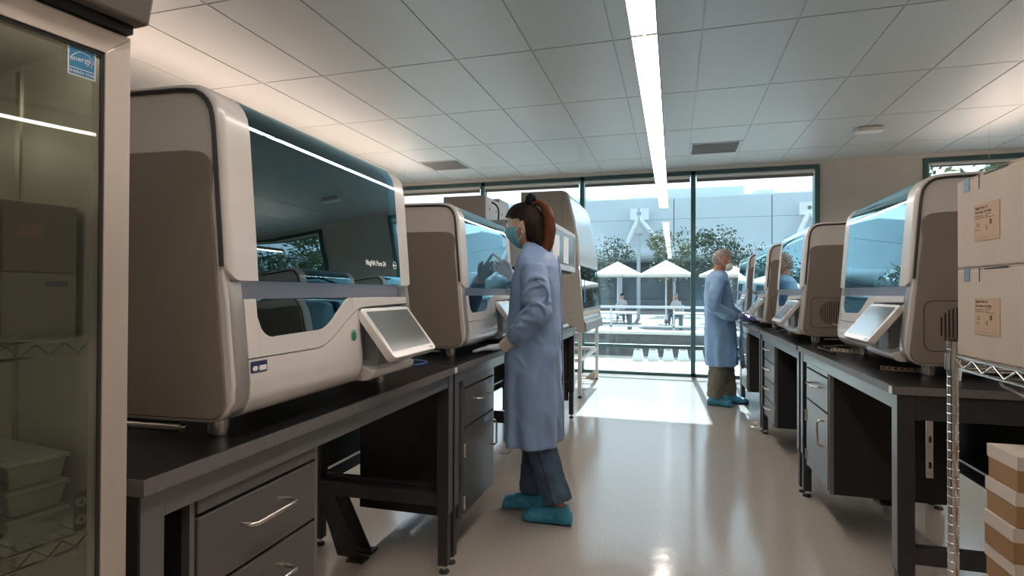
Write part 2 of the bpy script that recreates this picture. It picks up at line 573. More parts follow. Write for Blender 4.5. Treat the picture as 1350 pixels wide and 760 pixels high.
# ================================================================== BENCHES AND CABINETS
ZL, ZR = 0.888, 0.895
def bench(loc, rz, L, top, label, group, depth=.76, tag_plate=None, perforated=False, gusset=True, dark_back=False):
    b = empty('lab_bench', loc, rz)
    tag(b, label, 'lab bench', group)
    h = L/2
    MB().box(-depth, -.003, -h, h, top-.030, top).build('worktop', M_BENCHTOP, b, bevel=.002)
    e = MB().box(-.003, 0, -h, h, top-.030, top-.0015)
    e.box(-depth, 0, -h-.002, -h, top-.030, top-.0015).box(-depth, 0, h, h+.002, top-.030, top-.0015)
    e.build('edge_strip', M_EDGE, b)
    z1 = top-.031
    MB().box(-.055, -.018, -h+.056, h-.056, z1-.055, z1).build('front_rail', M_RAIL, b, bevel=.003)
    MB().box(-depth+.02, -depth+.057, -h+.056, h-.056, z1-.07, z1).build('rear_rail', M_FRAME, b, bevel=.003)
    for s in (-1, 1):
        ye = s*(h-.03)
        MB().box(-depth+.075, -.07, ye-.02, ye+.02, z1-.085, z1).build('end_rail', M_FRAME, b, bevel=.003)
        MB().box(-depth+.075, -.07, ye-.018, ye+.018, .285, .345).build('lower_rail', M_FRAME, b, bevel=.003)
        for x in (-.043, -depth+.047):
            lg = MB().box(x-.026, x+.026, ye-.026, ye+.026, .25, z1)
            lg.box(x-.022, x+.022, ye-.022, ye+.022, .035, .25)
            l = lg.build('leg', M_FRAME, b, bevel=.003)
            MB().lathe([(.010, .012), (.010, .036), (.010, .037)], (x, ye, 0), 10).build('levelling_stem', M_CHROME, l, smooth=40)
            MB().lathe([(.022, 0), (.024, .004), (.018, .012), (.010, .016)], (x, ye, 0), 14).build('foot', M_RUBBER, l, smooth=40)
        # bright edge of the front leg
        MB().box(-.0165, -.0155, ye-.024, ye+.024, .26, z1-.002).build('leg_cover', M_RAIL, b)
    MB().box(-depth+.03, -depth+.06, -h+.056, h-.056, .285, .345).build('rear_stretcher', M_FRAME, b, bevel=.003)
    if gusset:
        for s in (-1, 1):
            ye = s*(h-.03)
            MB().prism([(-.66, .285), (-.58, .285), (-.44, .012), (-.56, .012)], ye-.004, ye+.004).build('anchor_bracket', M_FRAME, b)
            pl = MB().box(-.50, -.42, ye-.03, ye+.03, .0, .010)
            pl.lathe([(.012, .01), (.012, .018)], (-.45, ye, 0), 8)
            pl.build('anchor_plate', M_FRAME, b)
    if dark_back:
        MB().box(-depth+.058, -depth+.064, -h+.06, h-.06, .36, z1-.072).build('dark_back_panel', M_CABSIDE, b)  # black panel; in the left row added to keep the knee space dark
    if tag_plate is not None:
        MB().box(.0005, .002, tag_plate-.02, tag_plate+.006, top-.028, top-.004).build('asset_tag', M_PAPER, b)
    if perforated:
        d = MB().box(-depth+.08, -.075, h-.016, h-.010, .16, .80)
        pp = d.build('perforated_panel', M_BLACK, b)
        hole = MB()
        for i in range(22):
            for j in range(24):
                xx = -depth+.10+i*(depth-.20)/21
                zz = .18+j*.025
                hole.box(xx-.004, xx+.004, h-.0172, h-.0162, zz-.004, zz+.004)
        ho = hole.build('perforation', mat('perforation_light', (.35, .38, .40), .5), pp)
        ho['kind'] = 'stuff'
    return b

ra = radians(1.6)
bench((-.888, 1.505, 0), ra, 1.530, ZL, 'black-topped lab bench under the largest, nearest instrument on the left', 'left row of lab benches', tag_plate=.76)
bench((-.925, 3.060, 0), ra*.5, 1.530, ZL, 'black-topped lab bench the woman in the gown leans on', 'left row of lab benches', dark_back=True)
bench((-.908, 4.612, 0), 0, 1.530, ZL, 'black-topped lab bench with a perforated end panel under the grey workstation', 'left row of lab benches', perforated=True, dark_back=True)
bench((.722, 2.965, 0), pi, 1.520, ZR, 'black-topped lab bench nearest on the right, beside the chrome wire rack', 'right row of lab benches', tag_plate=.752, dark_back=True)
bench((.716, 4.505, 0), pi, 1.530, ZR, 'second black-topped lab bench from the wire rack in the right row', 'right row of lab benches', dark_back=True)
bench((.712, 6.055, 0), pi, 1.530, ZR, 'third black-topped lab bench from the wire rack, where the man works', 'right row of lab benches', dark_back=True)
bench((.712, 7.580, 0), pi, 1.480, ZR, 'farthest black-topped lab bench in the right row, by the windows', 'right row of lab benches', dark_back=True)

def handle_h(yc, z, w, parent, x=.0):
    a = .036
    pts = [(x, yc-w/2, z), (x+a*.75, yc-w/2, z), (x+a, yc-w/2+.010, z), (x+a, yc+w/2-.010, z), (x+a*.75, yc+w/2, z), (x, yc+w/2, z)]
    return MB().tube(pts, .0052, 8).build('handle', M_HANDLE, parent, smooth=50)
def handle_v(yc, z, w, parent, x=.0):
    a = .036
    pts = [(x, yc, z-w/2), (x+a*.75, yc, z-w/2), (x+a, yc, z-w/2+.010), (x+a, yc, z+w/2-.010), (x+a*.75, yc, z+w/2), (x, yc, z+w/2)]
    return MB().tube(pts, .0052, 8).build('handle', M_HANDLE, parent, smooth=50)
def cabinet(loc, rz, w, z0, z1, fronts, label, group=None, depth=.53, sheet=M_CAB):
    """fronts: list of (kind, za, zb) ; kind rail / drawer / door"""
    c = empty('under_bench_cabinet', loc, rz)
    tag(c, label, 'cabinet', group)
    h = w/2
    cb = MB()
    cb.box(-depth, -.020, -h, -h+.018, z0, z1).box(-depth, -.020, h-.018, h, z0, z1)
    cb.box(-depth, -.020, -h+.018, h-.018, z0, z0+.018).box(-depth, -.020, -h+.018, h-.018, z1-.018, z1)
    cb.box(-depth, -depth+.01, -h+.018, h-.018, z0+.018, z1-.018)
    cb.box(-.05, -.03, -h+.018, h-.018, z0+.018, z1-.018)
    cb.build('carcass', M_CABSIDE, c, bevel=.002)
    for ya in (-h, h-.012):
        MB().box(-.020, -.001, ya, ya+.012, z0, z1).build('front_edge', M_RAIL, c)
    for kind, za, zb in fronts:
        p = MB().box(-.018, .003, -h+.016, h-.016, za+.003, zb-.003).build({'rail': 'top_rail', 'drawer': 'drawer', 'door': 'door'}[kind], sheet, c, bevel=.003)
        if kind == 'drawer':
            handle_h(0.0, za+(zb-za)*.62 if zb-za > .1 else (za+zb)/2, min(.17, w*.36), p, .002)
        if kind == 'door':
            handle_v(h-.075, zb-.11, .13, p, .002)
            for zz in (za+.06, zb-.10):
                MB().box(-.002, .006, -h+.012, -h+.022, zz-.03, zz+.03).cyl((.006, -h+.014, zz-.032), (.006, -h+.014, zz+.032), .005, 8).build('hinge', M_HANDLE, p)
    return c
cabinet((-.905, 1.075, 0), ra, .420, .17, .822, [('rail', .768, .812), ('drawer', .612, .766), ('drawer', .440, .610), ('drawer', .18, .438)],
        'charcoal drawer cabinet hung under the nearest left bench', 'under-bench cabinets')
cB = cabinet((-.940, 2.655, 0), ra*.5, .49, .165, .822, [('rail', .764, .812), ('drawer', .580, .762), ('door', .175, .578)],
             'charcoal cabinet with blue sticky labels hung beside the woman in the gown', 'under-bench cabinets')
M_STICK = mat('blue_sticky_label', (.42, .56, .80), .6)
for (y0, y1, z0, z1, ttl) in ((.085, .185, .722, .752, 'Drawer'), (.070, .20, .538, .568, 'Cabinet')):
    o = MB().box(.0035, .0045, y0, y1, z0, z1).build('sticky_label', M_STICK, cB)
cabinet((.742, 3.345, 0), pi, .495, .215, .830, [('rail', .788, .822), ('drawer', .610, .786), ('door', .225, .608)],
        'charcoal drawer and door cabinet under the right bench nearest the wire rack', 'under-bench cabinets')
cabinet((.738, 4.870, 0), pi, .50, .19, .830, [('drawer', .668, .822), ('drawer', .512, .666), ('drawer', .356, .510), ('drawer', .20, .354)],
        'charcoal four-drawer cabinet under the second right bench from the wire rack', 'under-bench cabinets')
cabinet((.734, 6.48, 0), pi, .50, .19, .830, [('rail', .788, .822), ('drawer', .610, .786), ('door', .20, .608)],
        'charcoal cabinet under the right bench just behind the man in the gown', 'under-bench cabinets')
# ================================================================== NUCLEIC ACID INSTRUMENTS
IW = .455    # half width
def prof_front(z):
    """x of the front surface of the body at height z"""
    K = [(.045, .045), (.052, .070), (.065, .088), (.09, .102), (.13, .104), (.17, .100), (.24, .092), (.30, .086), (.345, .079), (.42, .074), (.52, .066), (.62, .058), (.68, .053), (.715, .046), (.738, .030), (.752, .006)]
    if z <= K[0][0]: return K[0][1]
    for (a, xa), (b, xb) in zip(K[:-1], K[1:]):
        if z <= b: return xa+(xb-xa)*(z-a)/(b-a)
    return K[-1][1]
BODY = [(-.585, .045), (.045, .045), (.070, .052), (.088, .065), (.102, .09), (.104, .13), (.100, .17), (.092, .24), (.086, .30), (.079, .345), (.074, .42), (.066, .52), (.058, .62), (.053, .68), (.046, .715), (.030, .738), (.006, .752), (-.03, .757), (-.50, .764), (-.56, .745), (-.585, .70)]
LIDP = [(.079, .345), (.0765, .38), (.074, .42), (.066, .52), (.058, .62), (.053, .68), (.046, .715), (.030, .738), (.006, .752), (-.03, .757), (-.12, .7585), (-.26, .7605)]
def resample(pts, n):
    d = [0]
    for a, b in zip(pts[:-1], pts[1:]):
        d.append(d[-1]+sqrt((a[0]-b[0])**2+(a[1]-b[1])**2))
    out = []
    for i in range(n+1):
        t = d[-1]*i/n
        for k in range(len(pts)-1):
            if t <= d[k+1]+1e-9:
                u = (t-d[k])/(d[k+1]-d[k])
                out.append((pts[k][0]+(pts[k+1][0]-pts[k][0])*u, pts[k][1]+(pts[k+1][1]-pts[k][1])*u))
                break
    return out, d[-1]
LIDS, LIDLEN = resample(LIDP, 34)
def lid_pt(s, off):
    """point on the lid profile at arclength s, pushed outward by off"""
    t = max(0, min(33.999, s/LIDLEN*34))
    k = int(t)
    u = t-k
    a, b = LIDS[k], LIDS[k+1]
    x, z = a[0]+(b[0]-a[0])*u, a[1]+(b[1]-a[1])*u
    # smooth normal
    k0, k1 = max(0, k-1), min(34, k+2)
    dx, dz = LIDS[k1][0]-LIDS[k0][0], LIDS[k1][1]-LIDS[k0][1]
    l = sqrt(dx*dx+dz*dz)
    return (x+dz/l*off, z-dx/l*off)
def lid_sheet(ys, slo, shi, off, thick, ns=40):
    """closed sheet over the lid profile; slo/shi/off are functions of y"""
    m = MB()
    n = len(ys)
    vs_ = []
    for layer in (0, 1):
        for y in ys:
            a, b = slo(y), shi(y)
            for j in range(ns+1):
                s = a+(b-a)*j/ns
                x, z = lid_pt(s, off(y)-layer*thick)
                vs_.append((x, y, z))
    W = ns+1
    N = n*W
    fs_ = []
    for i in range(n-1):
        for j in range(ns):
            q = (i*W+j, i*W+j+1, (i+1)*W+j+1, (i+1)*W+j)
            fs_.append(q)
            fs_.append(tuple(N+t for t in q[::-1]))
        fs_.append((i*W, (i+1)*W, N+(i+1)*W, N+i*W))
        fs_.append((i*W+ns, N+i*W+ns, N+(i+1)*W+ns, (i+1)*W+ns))
    for i in (0, n-1):
        for j in range(ns):
            fs_.append((i*W+j, N+i*W+j, N+i*W+j+1, i*W+j+1))
    return m.add(vs_, fs_)
def col_sheet(ys, zlo, zhi, off, thick, nz=10):
    """closed sheet over the body front between zlo(y) and zhi(y)"""
    vs_ = []
    n = len(ys)
    W = nz+1
    N = n*W
    for layer in (0, 1):
        for y in ys:
            a, b = zlo(y), zhi(y)
            for j in range(W):
                z = a+(b-a)*j/nz
                vs_.append((prof_front(z)+off(y)-layer*thick, y, z))
    fs_ = []
    for i in range(n-1):
        for j in range(nz):
            q = (i*W+j, i*W+j+1, (i+1)*W+j+1, (i+1)*W+j)
            fs_.append(q)
            fs_.append(tuple(N+t for t in q[::-1]))
        fs_.append((i*W, (i+1)*W, N+(i+1)*W, N+i*W))
        fs_.append((i*W+nz, N+i*W+nz, N+(i+1)*W+nz, (i+1)*W+nz))
    for i in (0, n-1):
        for j in range(nz):
            fs_.append((i*W+j, N+i*W+j, N+i*W+j+1, i*W+j+1))
    return MB().add(vs_, fs_)
def lin(a, b, n): return [a+(b-a)*i/n for i in range(n+1)]
def sstep(t):
    t = max(0, min(1, t))
    return t*t*(3-2*t)
def S_curve(y):      # split line between the door and the lower body
    return .176+.100*sstep((y+.16)/.27)+.006*max(0, min(1, (y-.11)/.3))
WY_L, WY_R = -.372, .040
def win_low(y):      # lower edge of the little door window (U shape, steep left, S to the right)
    r = .05
    if y < WY_L+r:
        d = WY_L+r-y
        return .218+r-sqrt(max(0, r*r-d*d))
    return .218+.006*(y-WY_L)/.3+.082*sstep((y+.15)/.19)**1.2
DOOR_T = .306
def build_instrument():
    I = empty('extraction_instrument')
    # shell: two sides, back, roof, base
    for s in (-1, 1):
        a, b = (-IW, -IW+.022) if s < 0 else (IW-.022, IW)
        MB().prism(BODY, a, b).build('side_panel', M_WHITE, I, smooth=35, bevel=.004)
    MB().box(-.585, -.565, -IW+.022, IW-.022, .05, .72).build('back_panel', M_TAUPE, I)
    rf = MB()
    rp = [(-.585, .70), (-.56, .745), (-.50, .764), (-.25, .7605), (-.25, .735), (-.50, .735), (-.56, .70)]
    rf.prism(rp, -IW+.022, IW-.022)
    rf.build('roof_panel', mat('roof_grey', (.22, .20, .185), .4), I, smooth=35)
    bp = [(-.565, .045), (.045, .045), (.06, .055), (.06, .17), (.05, .285), (-.565, .285)]
    MB().prism(bp, -IW+.022, IW-.022).build('base_housing', M_INT, I)
    # taupe covers on both sides, rounded at the top front
    cov = [(-.58, .052), (.042, .052)]+arc(.048, .094, .042, -80, -10, 6)+[(.082, .17), (.072, .27), (.060, .40), (.047, .52)]+arc(.006, .575, .046, 12, 80, 7)+[(-.02, .624), (-.58, .628)]
    for s in (-1, 1):
        a, b = (-IW-.005, -IW+.001) if s < 0 else (IW-.001, IW+.005)
        cv = MB().prism(cov, a, b).build('side_cover', M_TAUPE, I, smooth=30, bevel=.0035)
        if s > 0:
            # service panel with a round slotted vent on the right-hand side only
            fr_ = rrect(-.46, .045, .10, .292, .03)
            inn = rrect(-.457, .042, .103, .289, .028)
            n = len(fr_)
            vs_ = [(x, b+.001, z) for x, z in fr_]+[(x, b+.001, z) for x, z in inn]+[(x, b-.0005, z) for x, z in fr_]+[(x, b-.0005, z) for x, z in inn]
            fs_ = []
            for i in range(n):
                j = (i+1) % n
                fs_ += [(i, j, n+j, n+i), (i, 2*n+i, 2*n+j, j), (n+i, n+j, 3*n+j, 3*n+i)]
            MB().add(vs_, fs_).build('panel_seam', M_GASKET, cv)
            q = 0
            for i in range(19):
                xx = -.012-i*.0125
                d = max(0, xx+.075, -.165-xx)
                hh = sqrt(max(0, .072**2-d*d))
                if hh < .012: continue
                MB().box(xx-.0026, xx+.0026, b+.0003, b+.0013, .195-hh, .195+hh).build('vent_slot', M_BLACK, cv)
    # lid: frame bands both sides + wrap-round window
    def off(y):
        e = IW-abs(y)
        return .014 if e > .018 else .014*sqrt(max(0, 1-((.018-e)/.018)**2))+.0005
    def slo(y):     # rounded lower outer corners
        e = IW-abs(y)
        r = .035
        return 0.0 if e > r else r-sqrt(max(0, r*r-(r-e)**2))
    GE = IW-.088
    for s in (-1, 1):
        ys = [s*v for v in [IW-.0005, IW-.002, IW-.005, IW-.009, IW-.014, IW-.019, IW-.026, IW-.035, IW-.05, IW-.07, GE]]
        lid_sheet(ys, slo, lambda y: LIDLEN, off, .016).build('lid_frame', M_WHITE, I, smooth=40)
    ys = lin(-GE+.0005, GE-.0005, 4)
    lid_sheet(ys, lambda y: 0.0, lambda y: .475, lambda y: .0135, .005).build('lid_window', M_GLASS_INST, I, smooth=40)
    lid_sheet(ys, lambda y: .476, lambda y: LIDLEN, lambda y: .0135, .012).build('lid_top', mat('lid_top_grey', (.16, .18, .19), .3), I, smooth=40)
    # dark gasket following the lid edge on each side
    for s in (-1, 1):
        pts = []
        for i in range(36):
            t = .03+(LIDLEN-.03)*i/35
            x, z = lid_pt(t, -.003)
            pts.append((x, s*(IW+.0012), z))
        MB().tube(pts, .0052, 6).build('gasket', M_GASKET, I, smooth=50)
    # corner columns below the lid
    for s in (-1, 1):
        ys = [s*v for v in lin(IW-.001, IW-.043, 8)]
        def coff(y):
            e = IW-abs(y)
            return .004 if e > .016 else .004-.012*(1-e/.016)**2
        col_sheet(ys, lambda y: .048, lambda y: .343, coff, .03, 16).build('corner_column', M_SILVER, I, smooth=40)
    D = IW-.0445
    # recessed deck edge between lid and door
    MB().box(-.02, .066, -D, D, .286, .304).box(.045, .060, -D, D, .304, .352).build('deck_edge', M_LAV, I, bevel=.003)
    # door with window
    ys = lin(-D, WY_L-.0005, 6)
    ysr = lin(WY_R+.001, D, 24)
    yw = [WY_L+.0001+(WY_R-WY_L)*i/44 for i in range(45)]
    allm = MB()
    for yy, top in ((ys, lambda y: DOOR_T), (yw, lambda y: min(DOOR_T, win_low(y))), (ysr, lambda y: DOOR_T)):
        m = col_sheet(yy, lambda y: S_curve(y)+.0018, top, lambda y: .006, .010, 6)
        allm.add(m.v, m.f)
    dr = allm.build('front_door', M_WHITE, I, smooth=40)
    col_sheet(yw, lambda y: min(DOOR_T, win_low(y))+.0005, lambda y: DOOR_T+.0006, lambda y: .004, .004, 6).build('door_window', M_GLASS_INST, dr, smooth=40)
    # lower body
    ys = lin(-D, .088, 40)
    def boff(y):
        e = .088-y
        return .006 if e > .02 else .006-.02*(1-e/.02)**2
    col_sheet(ys, lambda y: .046, lambda y: S_curve(y)-.0018, boff, .03, 14).build('lower_body', M_WHITE, I, smooth=40)
    # recess behind the tablet with its upright and cable tray
    MB().box(-.02, .050, .09, D, .06, .265).build('tablet_recess', mat('recess_grey', (.30, .285, .27), .45), I)
    MB().box(.050, .085, D-.045, D-.004, .055, .272).build('tablet_upright', M_WHITE, I, bevel=.004)
    MB().box(.050, .105, .175, .29, .085, .262).build('tablet_arm', mat('arm_grey', (.33, .32, .31), .4), I, bevel=.006)
    tr = [(.045, .052), (.10, .052)]+arc(.10, .082, .03, -90, 0, 5)+[(.045, .112)]
    MB().prism(tr, .10, D-.01).build('cable_tray', M_WHITE, I, smooth=40, bevel=.003)
    # tablet: tilted slab
    T = Matrix.Translation((.150, .235, .205)) @ Matrix.Rotation(radians(-51), 4, 'Y') @ Matrix.Rotation(radians(90), 4, 'Z')
    # local tablet axes: x = width, y = up the slope, z = outward normal
    T = Matrix(((0, -.615, .788, .158), (1, 0, 0, .236), (0, .788, .615, .200), (0, 0, 0, 1)))
    hw, hh = .166, .093
    tb = MB().prism(rrect(-hw, hw, -hh, hh, .016), -.026, 0, 'z', T).build('tablet', M_WHITE, I, smooth=40, bevel=.003)
    MB().prism(rrect(-hw+.020, hw-.020, -hh+.024, hh-.014, .004), .0002, .0010, 'z', T).build('screen', M_SCREEN, tb)
    MB().box(hw-.05, hw-.025, -hh+.009, -hh+.013, .0002, .0008, T).build('tablet_mark', M_GASKET, tb)
    # badges
    b1 = MB()
    ring = [(.017*cos(a), .0205*sin(a)) for a in [2*pi*i/20 for i in range(20)]]
    xf = prof_front(.193)+.0062
    MB().prism([(.028+u, .193+w) for u, w in ring], xf, xf+.0012, 'x').build('status_ring', M_GREENR, I)
    MB().prism([(.028+u*.68, .193+w*.68) for u, w in ring], xf, xf+.0018, 'x').build('status_button', M_GREEN, I)
    # feet, handling rails
    for x in (0.0, -.50):
        for s in (-1, 1):
            MB().lathe([(.018, 0), (.020, .002), (.020, .006), (.023, .008), (.023, .05)], (x, s*(IW-.075), 0), 18).build('foot', M_STEEL, I, smooth=40)
    for s in (-1, 1):
        r = MB()
        r.cyl((-.53, s*(IW-.025), .026), (-.045, s*(IW-.025), .026), .0115, 14)
        r.sphere((-.045, s*(IW-.025), .026), (.006, .009, .009))
        r.build('carrying_rail', M_STEEL, I, smooth=40)
    # inside: deck, gantry, heads, light bar
    MB().box(-.563, -.545, -IW+.03, IW-.03, .287, .72).build('inner_back', M_INT, I)
    dk = MB()
    for i in range(6):
        y0 = -.37+i*.125
        dk.box(-.40, -.02, y0, y0+.105, .288, .32+.02*(i % 3))
    dk.build('sample_racks', M_INT2, I, bevel=.004)
    g = MB().box(-.30, -.22, -IW+.03, IW-.03, .56, .64).box(-.20, -.10, -.22, -.08, .40, .68)
    g.build('gantry', mat('gantry_grey', (.30, .31, .31), .3), I, bevel=.006)
    MB().box(-.02, .0, -IW+.05, IW-.05, .712, .722).build('light_bar', emis('instrument_led', (.80, .95, 1.0), 30.0), I)
    return I

proto = build_instrument()
def place(o, x, y, z, rz, label, s=1.0):
    o.location = (x, y, z)
    o.rotation_euler = (0, 0, rz)
    o.scale = (s, s, s)
    tag(o, label, 'lab instrument', 'bench-top extraction instruments')
    return o
i1 = place(proto, -1.0, 1.40, ZL, radians(2.3), 'largest, nearest taupe and white instrument with teal window on the left bench')
i2 = place(copy_tree(proto), -1.088, 3.005, ZL, radians(0.5), 'taupe and white instrument the woman points at on the left bench')
r1 = place(copy_tree(proto), .948, 2.905, ZR, pi, 'taupe and white instrument partly hidden by the cardboard boxes on the right')
r2 = place(copy_tree(proto), .880, 4.385, ZR, pi, 'second taupe and white instrument from the cardboard boxes, right bench')
r3 = place(copy_tree(proto), .892, 5.955, ZR, pi, 'third taupe and white instrument from the cardboard boxes, right bench')
r4 = place(copy_tree(proto), .878, 7.255, ZR, pi, 'farthest taupe and white instrument, behind the man, right bench')

# lettering and label only on the nearest one, where they can be read
M_PRINT = mat('white_print', (.85, .87, .87), .5)
def on_lid(y, s_up, off=.0142):
    x, z = lid_pt(s_up, off)
    xa, za = lid_pt(s_up-.02, off)
    xb, zb = lid_pt(s_up+.02, off)
    up = Vector((xb-xa, 0, zb-za)).normalized()
    rt = Vector((0, 1, 0))
    nn = rt.cross(up)
    return Matrix(((rt.x, up.x, nn.x, x), (rt.y, up.y, nn.y, y), (rt.z, up.z, nn.z, z), (0, 0, 0, 1)))
text_part('MagNA Pure 24', .0225, M_PRINT, i1, on_lid(.125, .062), bold=.0006, sx=.92)
T = on_lid(.326, .069, .0145)
hexo = [(.0145*cos(pi/6*0+pi/3*i), .0145*sin(pi/3*i)) for i in range(6)]
hexi = [(u*.84, w*.84) for u, w in hexo]
vs_ = [(u, w, 0) for u, w in hexo+hexi]
MB().add(vs_, [(i, (i+1) % 6, 6+(i+1) % 6, 6+i) for i in range(6)], T).build('maker_emblem', M_PRINT, i1, solid=.0006)
text_part('Roche', .0085, M_PRINT, i1, T @ Matrix.Translation((0, -.003, 0)), align='CENTER', bold=.0002)
xf = prof_front(.146)+.0068
lp = MB().prism([(-.408, .146), (-.358, .146), (-.358, .170), (-.408, .170)], xf-.002, xf+.0012, 'x').build('asset_label', M_NAVY, i1)
MB().prism([(-.384, .149), (-.361, .149), (-.361, .160), (-.384, .160)], xf+.0012, xf+.0018, 'x').build('label_field', M_PAPER, lp)
hx = [(-.397+.009*cos(pi/3*i), .155+.006*sin(pi/3*i)) for i in range(6)]
MB().prism(hx, xf+.0012, xf+.0018, 'x').build('label_emblem', M_PAPER, lp)
# ================================================================== LEFT SIDE: hood, workstation, bench-top odds and ends
M_BEIGE = mat('hood_beige', (0.36, 0.325, 0.285), 0.45, noise=.03, nscale=30)
M_HOODW = mat('hood_white', (0.62, 0.66, 0.68), 0.18, coat=.4)
def hood():
    h = empty('biosafety_hood', (-1.0, 6.35, 0))
    tag(h, 'tall beige and white biosafety hood on legs before the windows', 'fume hood')
    W = 1.55
    # outline of the side (x relative to -1.0)
    F = [(2.40, -.245), (2.36, -.205), (2.30, -.185), (1.97, -.105), (1.52, -.050), (.98, .002), (.88, .014), (.76, .028)]
    side = [(-.74, .76), (-.74, 2.40)]+[(x, z) for z, x in F]
    for a in (0, W-.03):
        sd = MB().prism(side, a, a+.03).build('side_panel', M_BEIGE, h, bevel=.004)
        MB().box(-.245, -.242, a-.001, a+.0, .80, 2.38).build('panel_seam', M_GASKET, sd)
    MB().box(-.74, -.72, .03, W-.03, .76, 2.40).build('back_panel', M_BEIGE, h)
    MB().box(-.72, -.26, .03, W-.03, 2.37, 2.40).build('top_panel', M_BEIGE, h)
    # rounded white canopy over the blower
    cp = [(-.25, 2.405), (-.20, 2.385), (-.165, 2.32), (-.085, 2.02), (-.05, 1.80), (-.035, 1.62), (-.035, 1.53), (-.10, 1.53), (-.13, 1.62), (-.25, 2.36)]
    MB().prism(cp, .012, W-.012).build('canopy', M_HOODW, h, smooth=50, bevel=.01)
    MB().box(-.72, .0, .03, W-.03, .90, .93).build('work_surface', M_STEEL, h)
    MB().prism([(-.03, .76), (.040, .76), (.032, .86), (-.03, .95)], .012, W-.012).build('front_grille', mat('hood_sill', (.19, .155, .13), .35, .4), h)
    MB().box(-.70, .0, .03, W-.03, .77, .895).build('drain_pan', M_BEIGE, h)
    sash = [(.001, 1.02), (.008, 1.02), (-.038, 1.54), (-.045, 1.54)]
    MB().prism(sash, .035, W-.035).build('sash', M_GLASS_CLEAR, h)
    MB().prism([(.000, 1.0), (.012, 1.0), (.010, 1.03), (-.002, 1.03)], .035, W-.035).build('sash_rail', M_STEEL, h)
    MB().box(-.30, -.14, .10, W-.10, 1.545, 1.56).build('lamp', emis('hood_lamp', (.9, .97, 1.0), 10.0), h)
    MB().prism([(-.018, 1.05), (.030, 1.05), (-.012, 1.50), (-.055, 1.50)], W-.035, W-.031).build('side_fin', M_GLASS_CLEAR, h)
    MB().box(.006, .012, .06, .10, 1.10, 1.36, Matrix.Shear('XY', 4, (0, 0))).build('blue_strip', mat('blue_tape', (.05, .22, .55), .5), h)
    for y in (.04, W-.04):
        for x in (-.04, -.70):
            l = MB().box(x-.022, x+.022, y-.022, y+.022, .03, .76).build('leg', mat('stand_white', (.52, .50, .47), .4), h, bevel=.003)
            MB().lathe([(.025, 0), (.025, .012), (.010, .016), (.010, .03)], (x, y, 0), 12).build('foot', M_RUBBER, l, smooth=40)
        MB().box(-.68, -.06, y-.018, y+.018, .41, .45).build('cross_rail', MATS['stand_white'], h, bevel=.003)
    MB().box(-.06, -.025, .06, W-.06, .41, .45).build('cross_rail', MATS['stand_white'], h, bevel=.003)
    MB().prism([(-.06, .0), (-.06, .012), (-.24, .012), (-.24, .0)], W-.06, W-.02).prism([(-.065, .012), (-.065, .13), (-.20, .012)], W-.05, W-.03).build('stabiliser', mat('stand_tan', (.46, .36, .27), .5), h)
hood()

M_GREY = mat('workstation_grey', (0.34, 0.315, 0.285), 0.42, noise=.03, nscale=30)
M_BLUEGREY = mat('workstation_bluegrey', (0.40, 0.43, 0.45), 0.35)
def workstation():
    w = empty('liquid_handler', (-.95, 3.98, ZL))
    tag(w, 'large grey liquid handling workstation behind the woman, notes taped to its front', 'lab instrument')
    L = 1.36
    MB().box(-.76, -.12, .02, L, .03, .20).build('base', M_GREY, w, bevel=.008)
    MB().box(-.765, -.425, 0, L-.35, .20, 1.062).build('tower', M_GREY, w, bevel=.006)
    MB().box(-.75, -.425, L-.349, L, .20, 1.00).build('rear_tower', M_GREY, w, bevel=.006)
    MB().box(-.60, -.45, .45, .72, 1.062, 1.11).build('fan_box', M_BLUEGREY, w, bevel=.006)
    pl = MB().box(-.424, -.418, .004, L-.36, .62, 1.055).build('service_plate', M_BLUEGREY, w)
    for i in range(6):
        for z in (.80, .97):
            MB().cyl((-.4185, .10+i*.16, z), (-.416, .10+i*.16, z), .009, 8).build('screw', M_GASKET, pl)
    pts = []
    for i in range(13):
        t = i/12
        pts.append((-.40+.03*sin(pi*t), .10+.08*sin(pi*t), 1.02-.36*t+.10*sin(pi*t)))
    MB().tube(pts, .007, 6).build('cable', M_RUBBER, w, smooth=60)
    # overhanging front enclosure
    e = MB()
    e.box(-.418, .02, .10, .13, .52, .885).box(-.418, .02, L-.03, L, .52, .885).box(-.418, .02, .13, L-.03, .86, .885)
    e.build('enclosure', M_BLUEGREY, w, bevel=.004)
    fr_ = MB().box(.020, .035, .10, L, .845, .885).box(.020, .035, .10, L, .52, .565).box(.020, .035, .10, .135, .565, .845).box(.020, .035, L-.035, L, .565, .845)
    fr_.build('front_frame', mat('frame_light', (.55, .57, .58), .35), w, bevel=.003)
    MB().box(.024, .029, .135, L-.035, .565, .845).build('front_panel', mat('panel_bluegrey', (.20, .25, .28), .15, coat=.5), w)
    for (y0, y1, z0, z1, m) in ((.17, .30, .66, .83, mat('red_note', (.70, .16, .08), .6)), (.34, .60, .585, .80, M_PAPER), (.78, 1.02, .585, .82, M_PAPER)):
        MB().box(.0295, .0305, y0, y1, z0, z1).build('taped_note', m, w)
    MB().box(-.418, .0, .13, L-.03, .505, .52).build('under_tray', M_BLACK, w)
    for y in (.35, .75, 1.10):
        MB().box(-.20, -.12, y, y+.10, .36, .505).build('pipetting_head', M_BLACK, w, bevel=.006)
    for y in (.0, L-.06):
        for x in (-.70, -.20):
            MB().lathe([(.02, 0), (.02, .03)], (x, y+.03, 0), 12).build('foot', M_RUBBER, w)
    return w
workstation()
k = empty('control_panel', (-.985, 5.10, ZL))
tag(k, 'small white sloped control panel at the far end of the left benches', 'control panel')
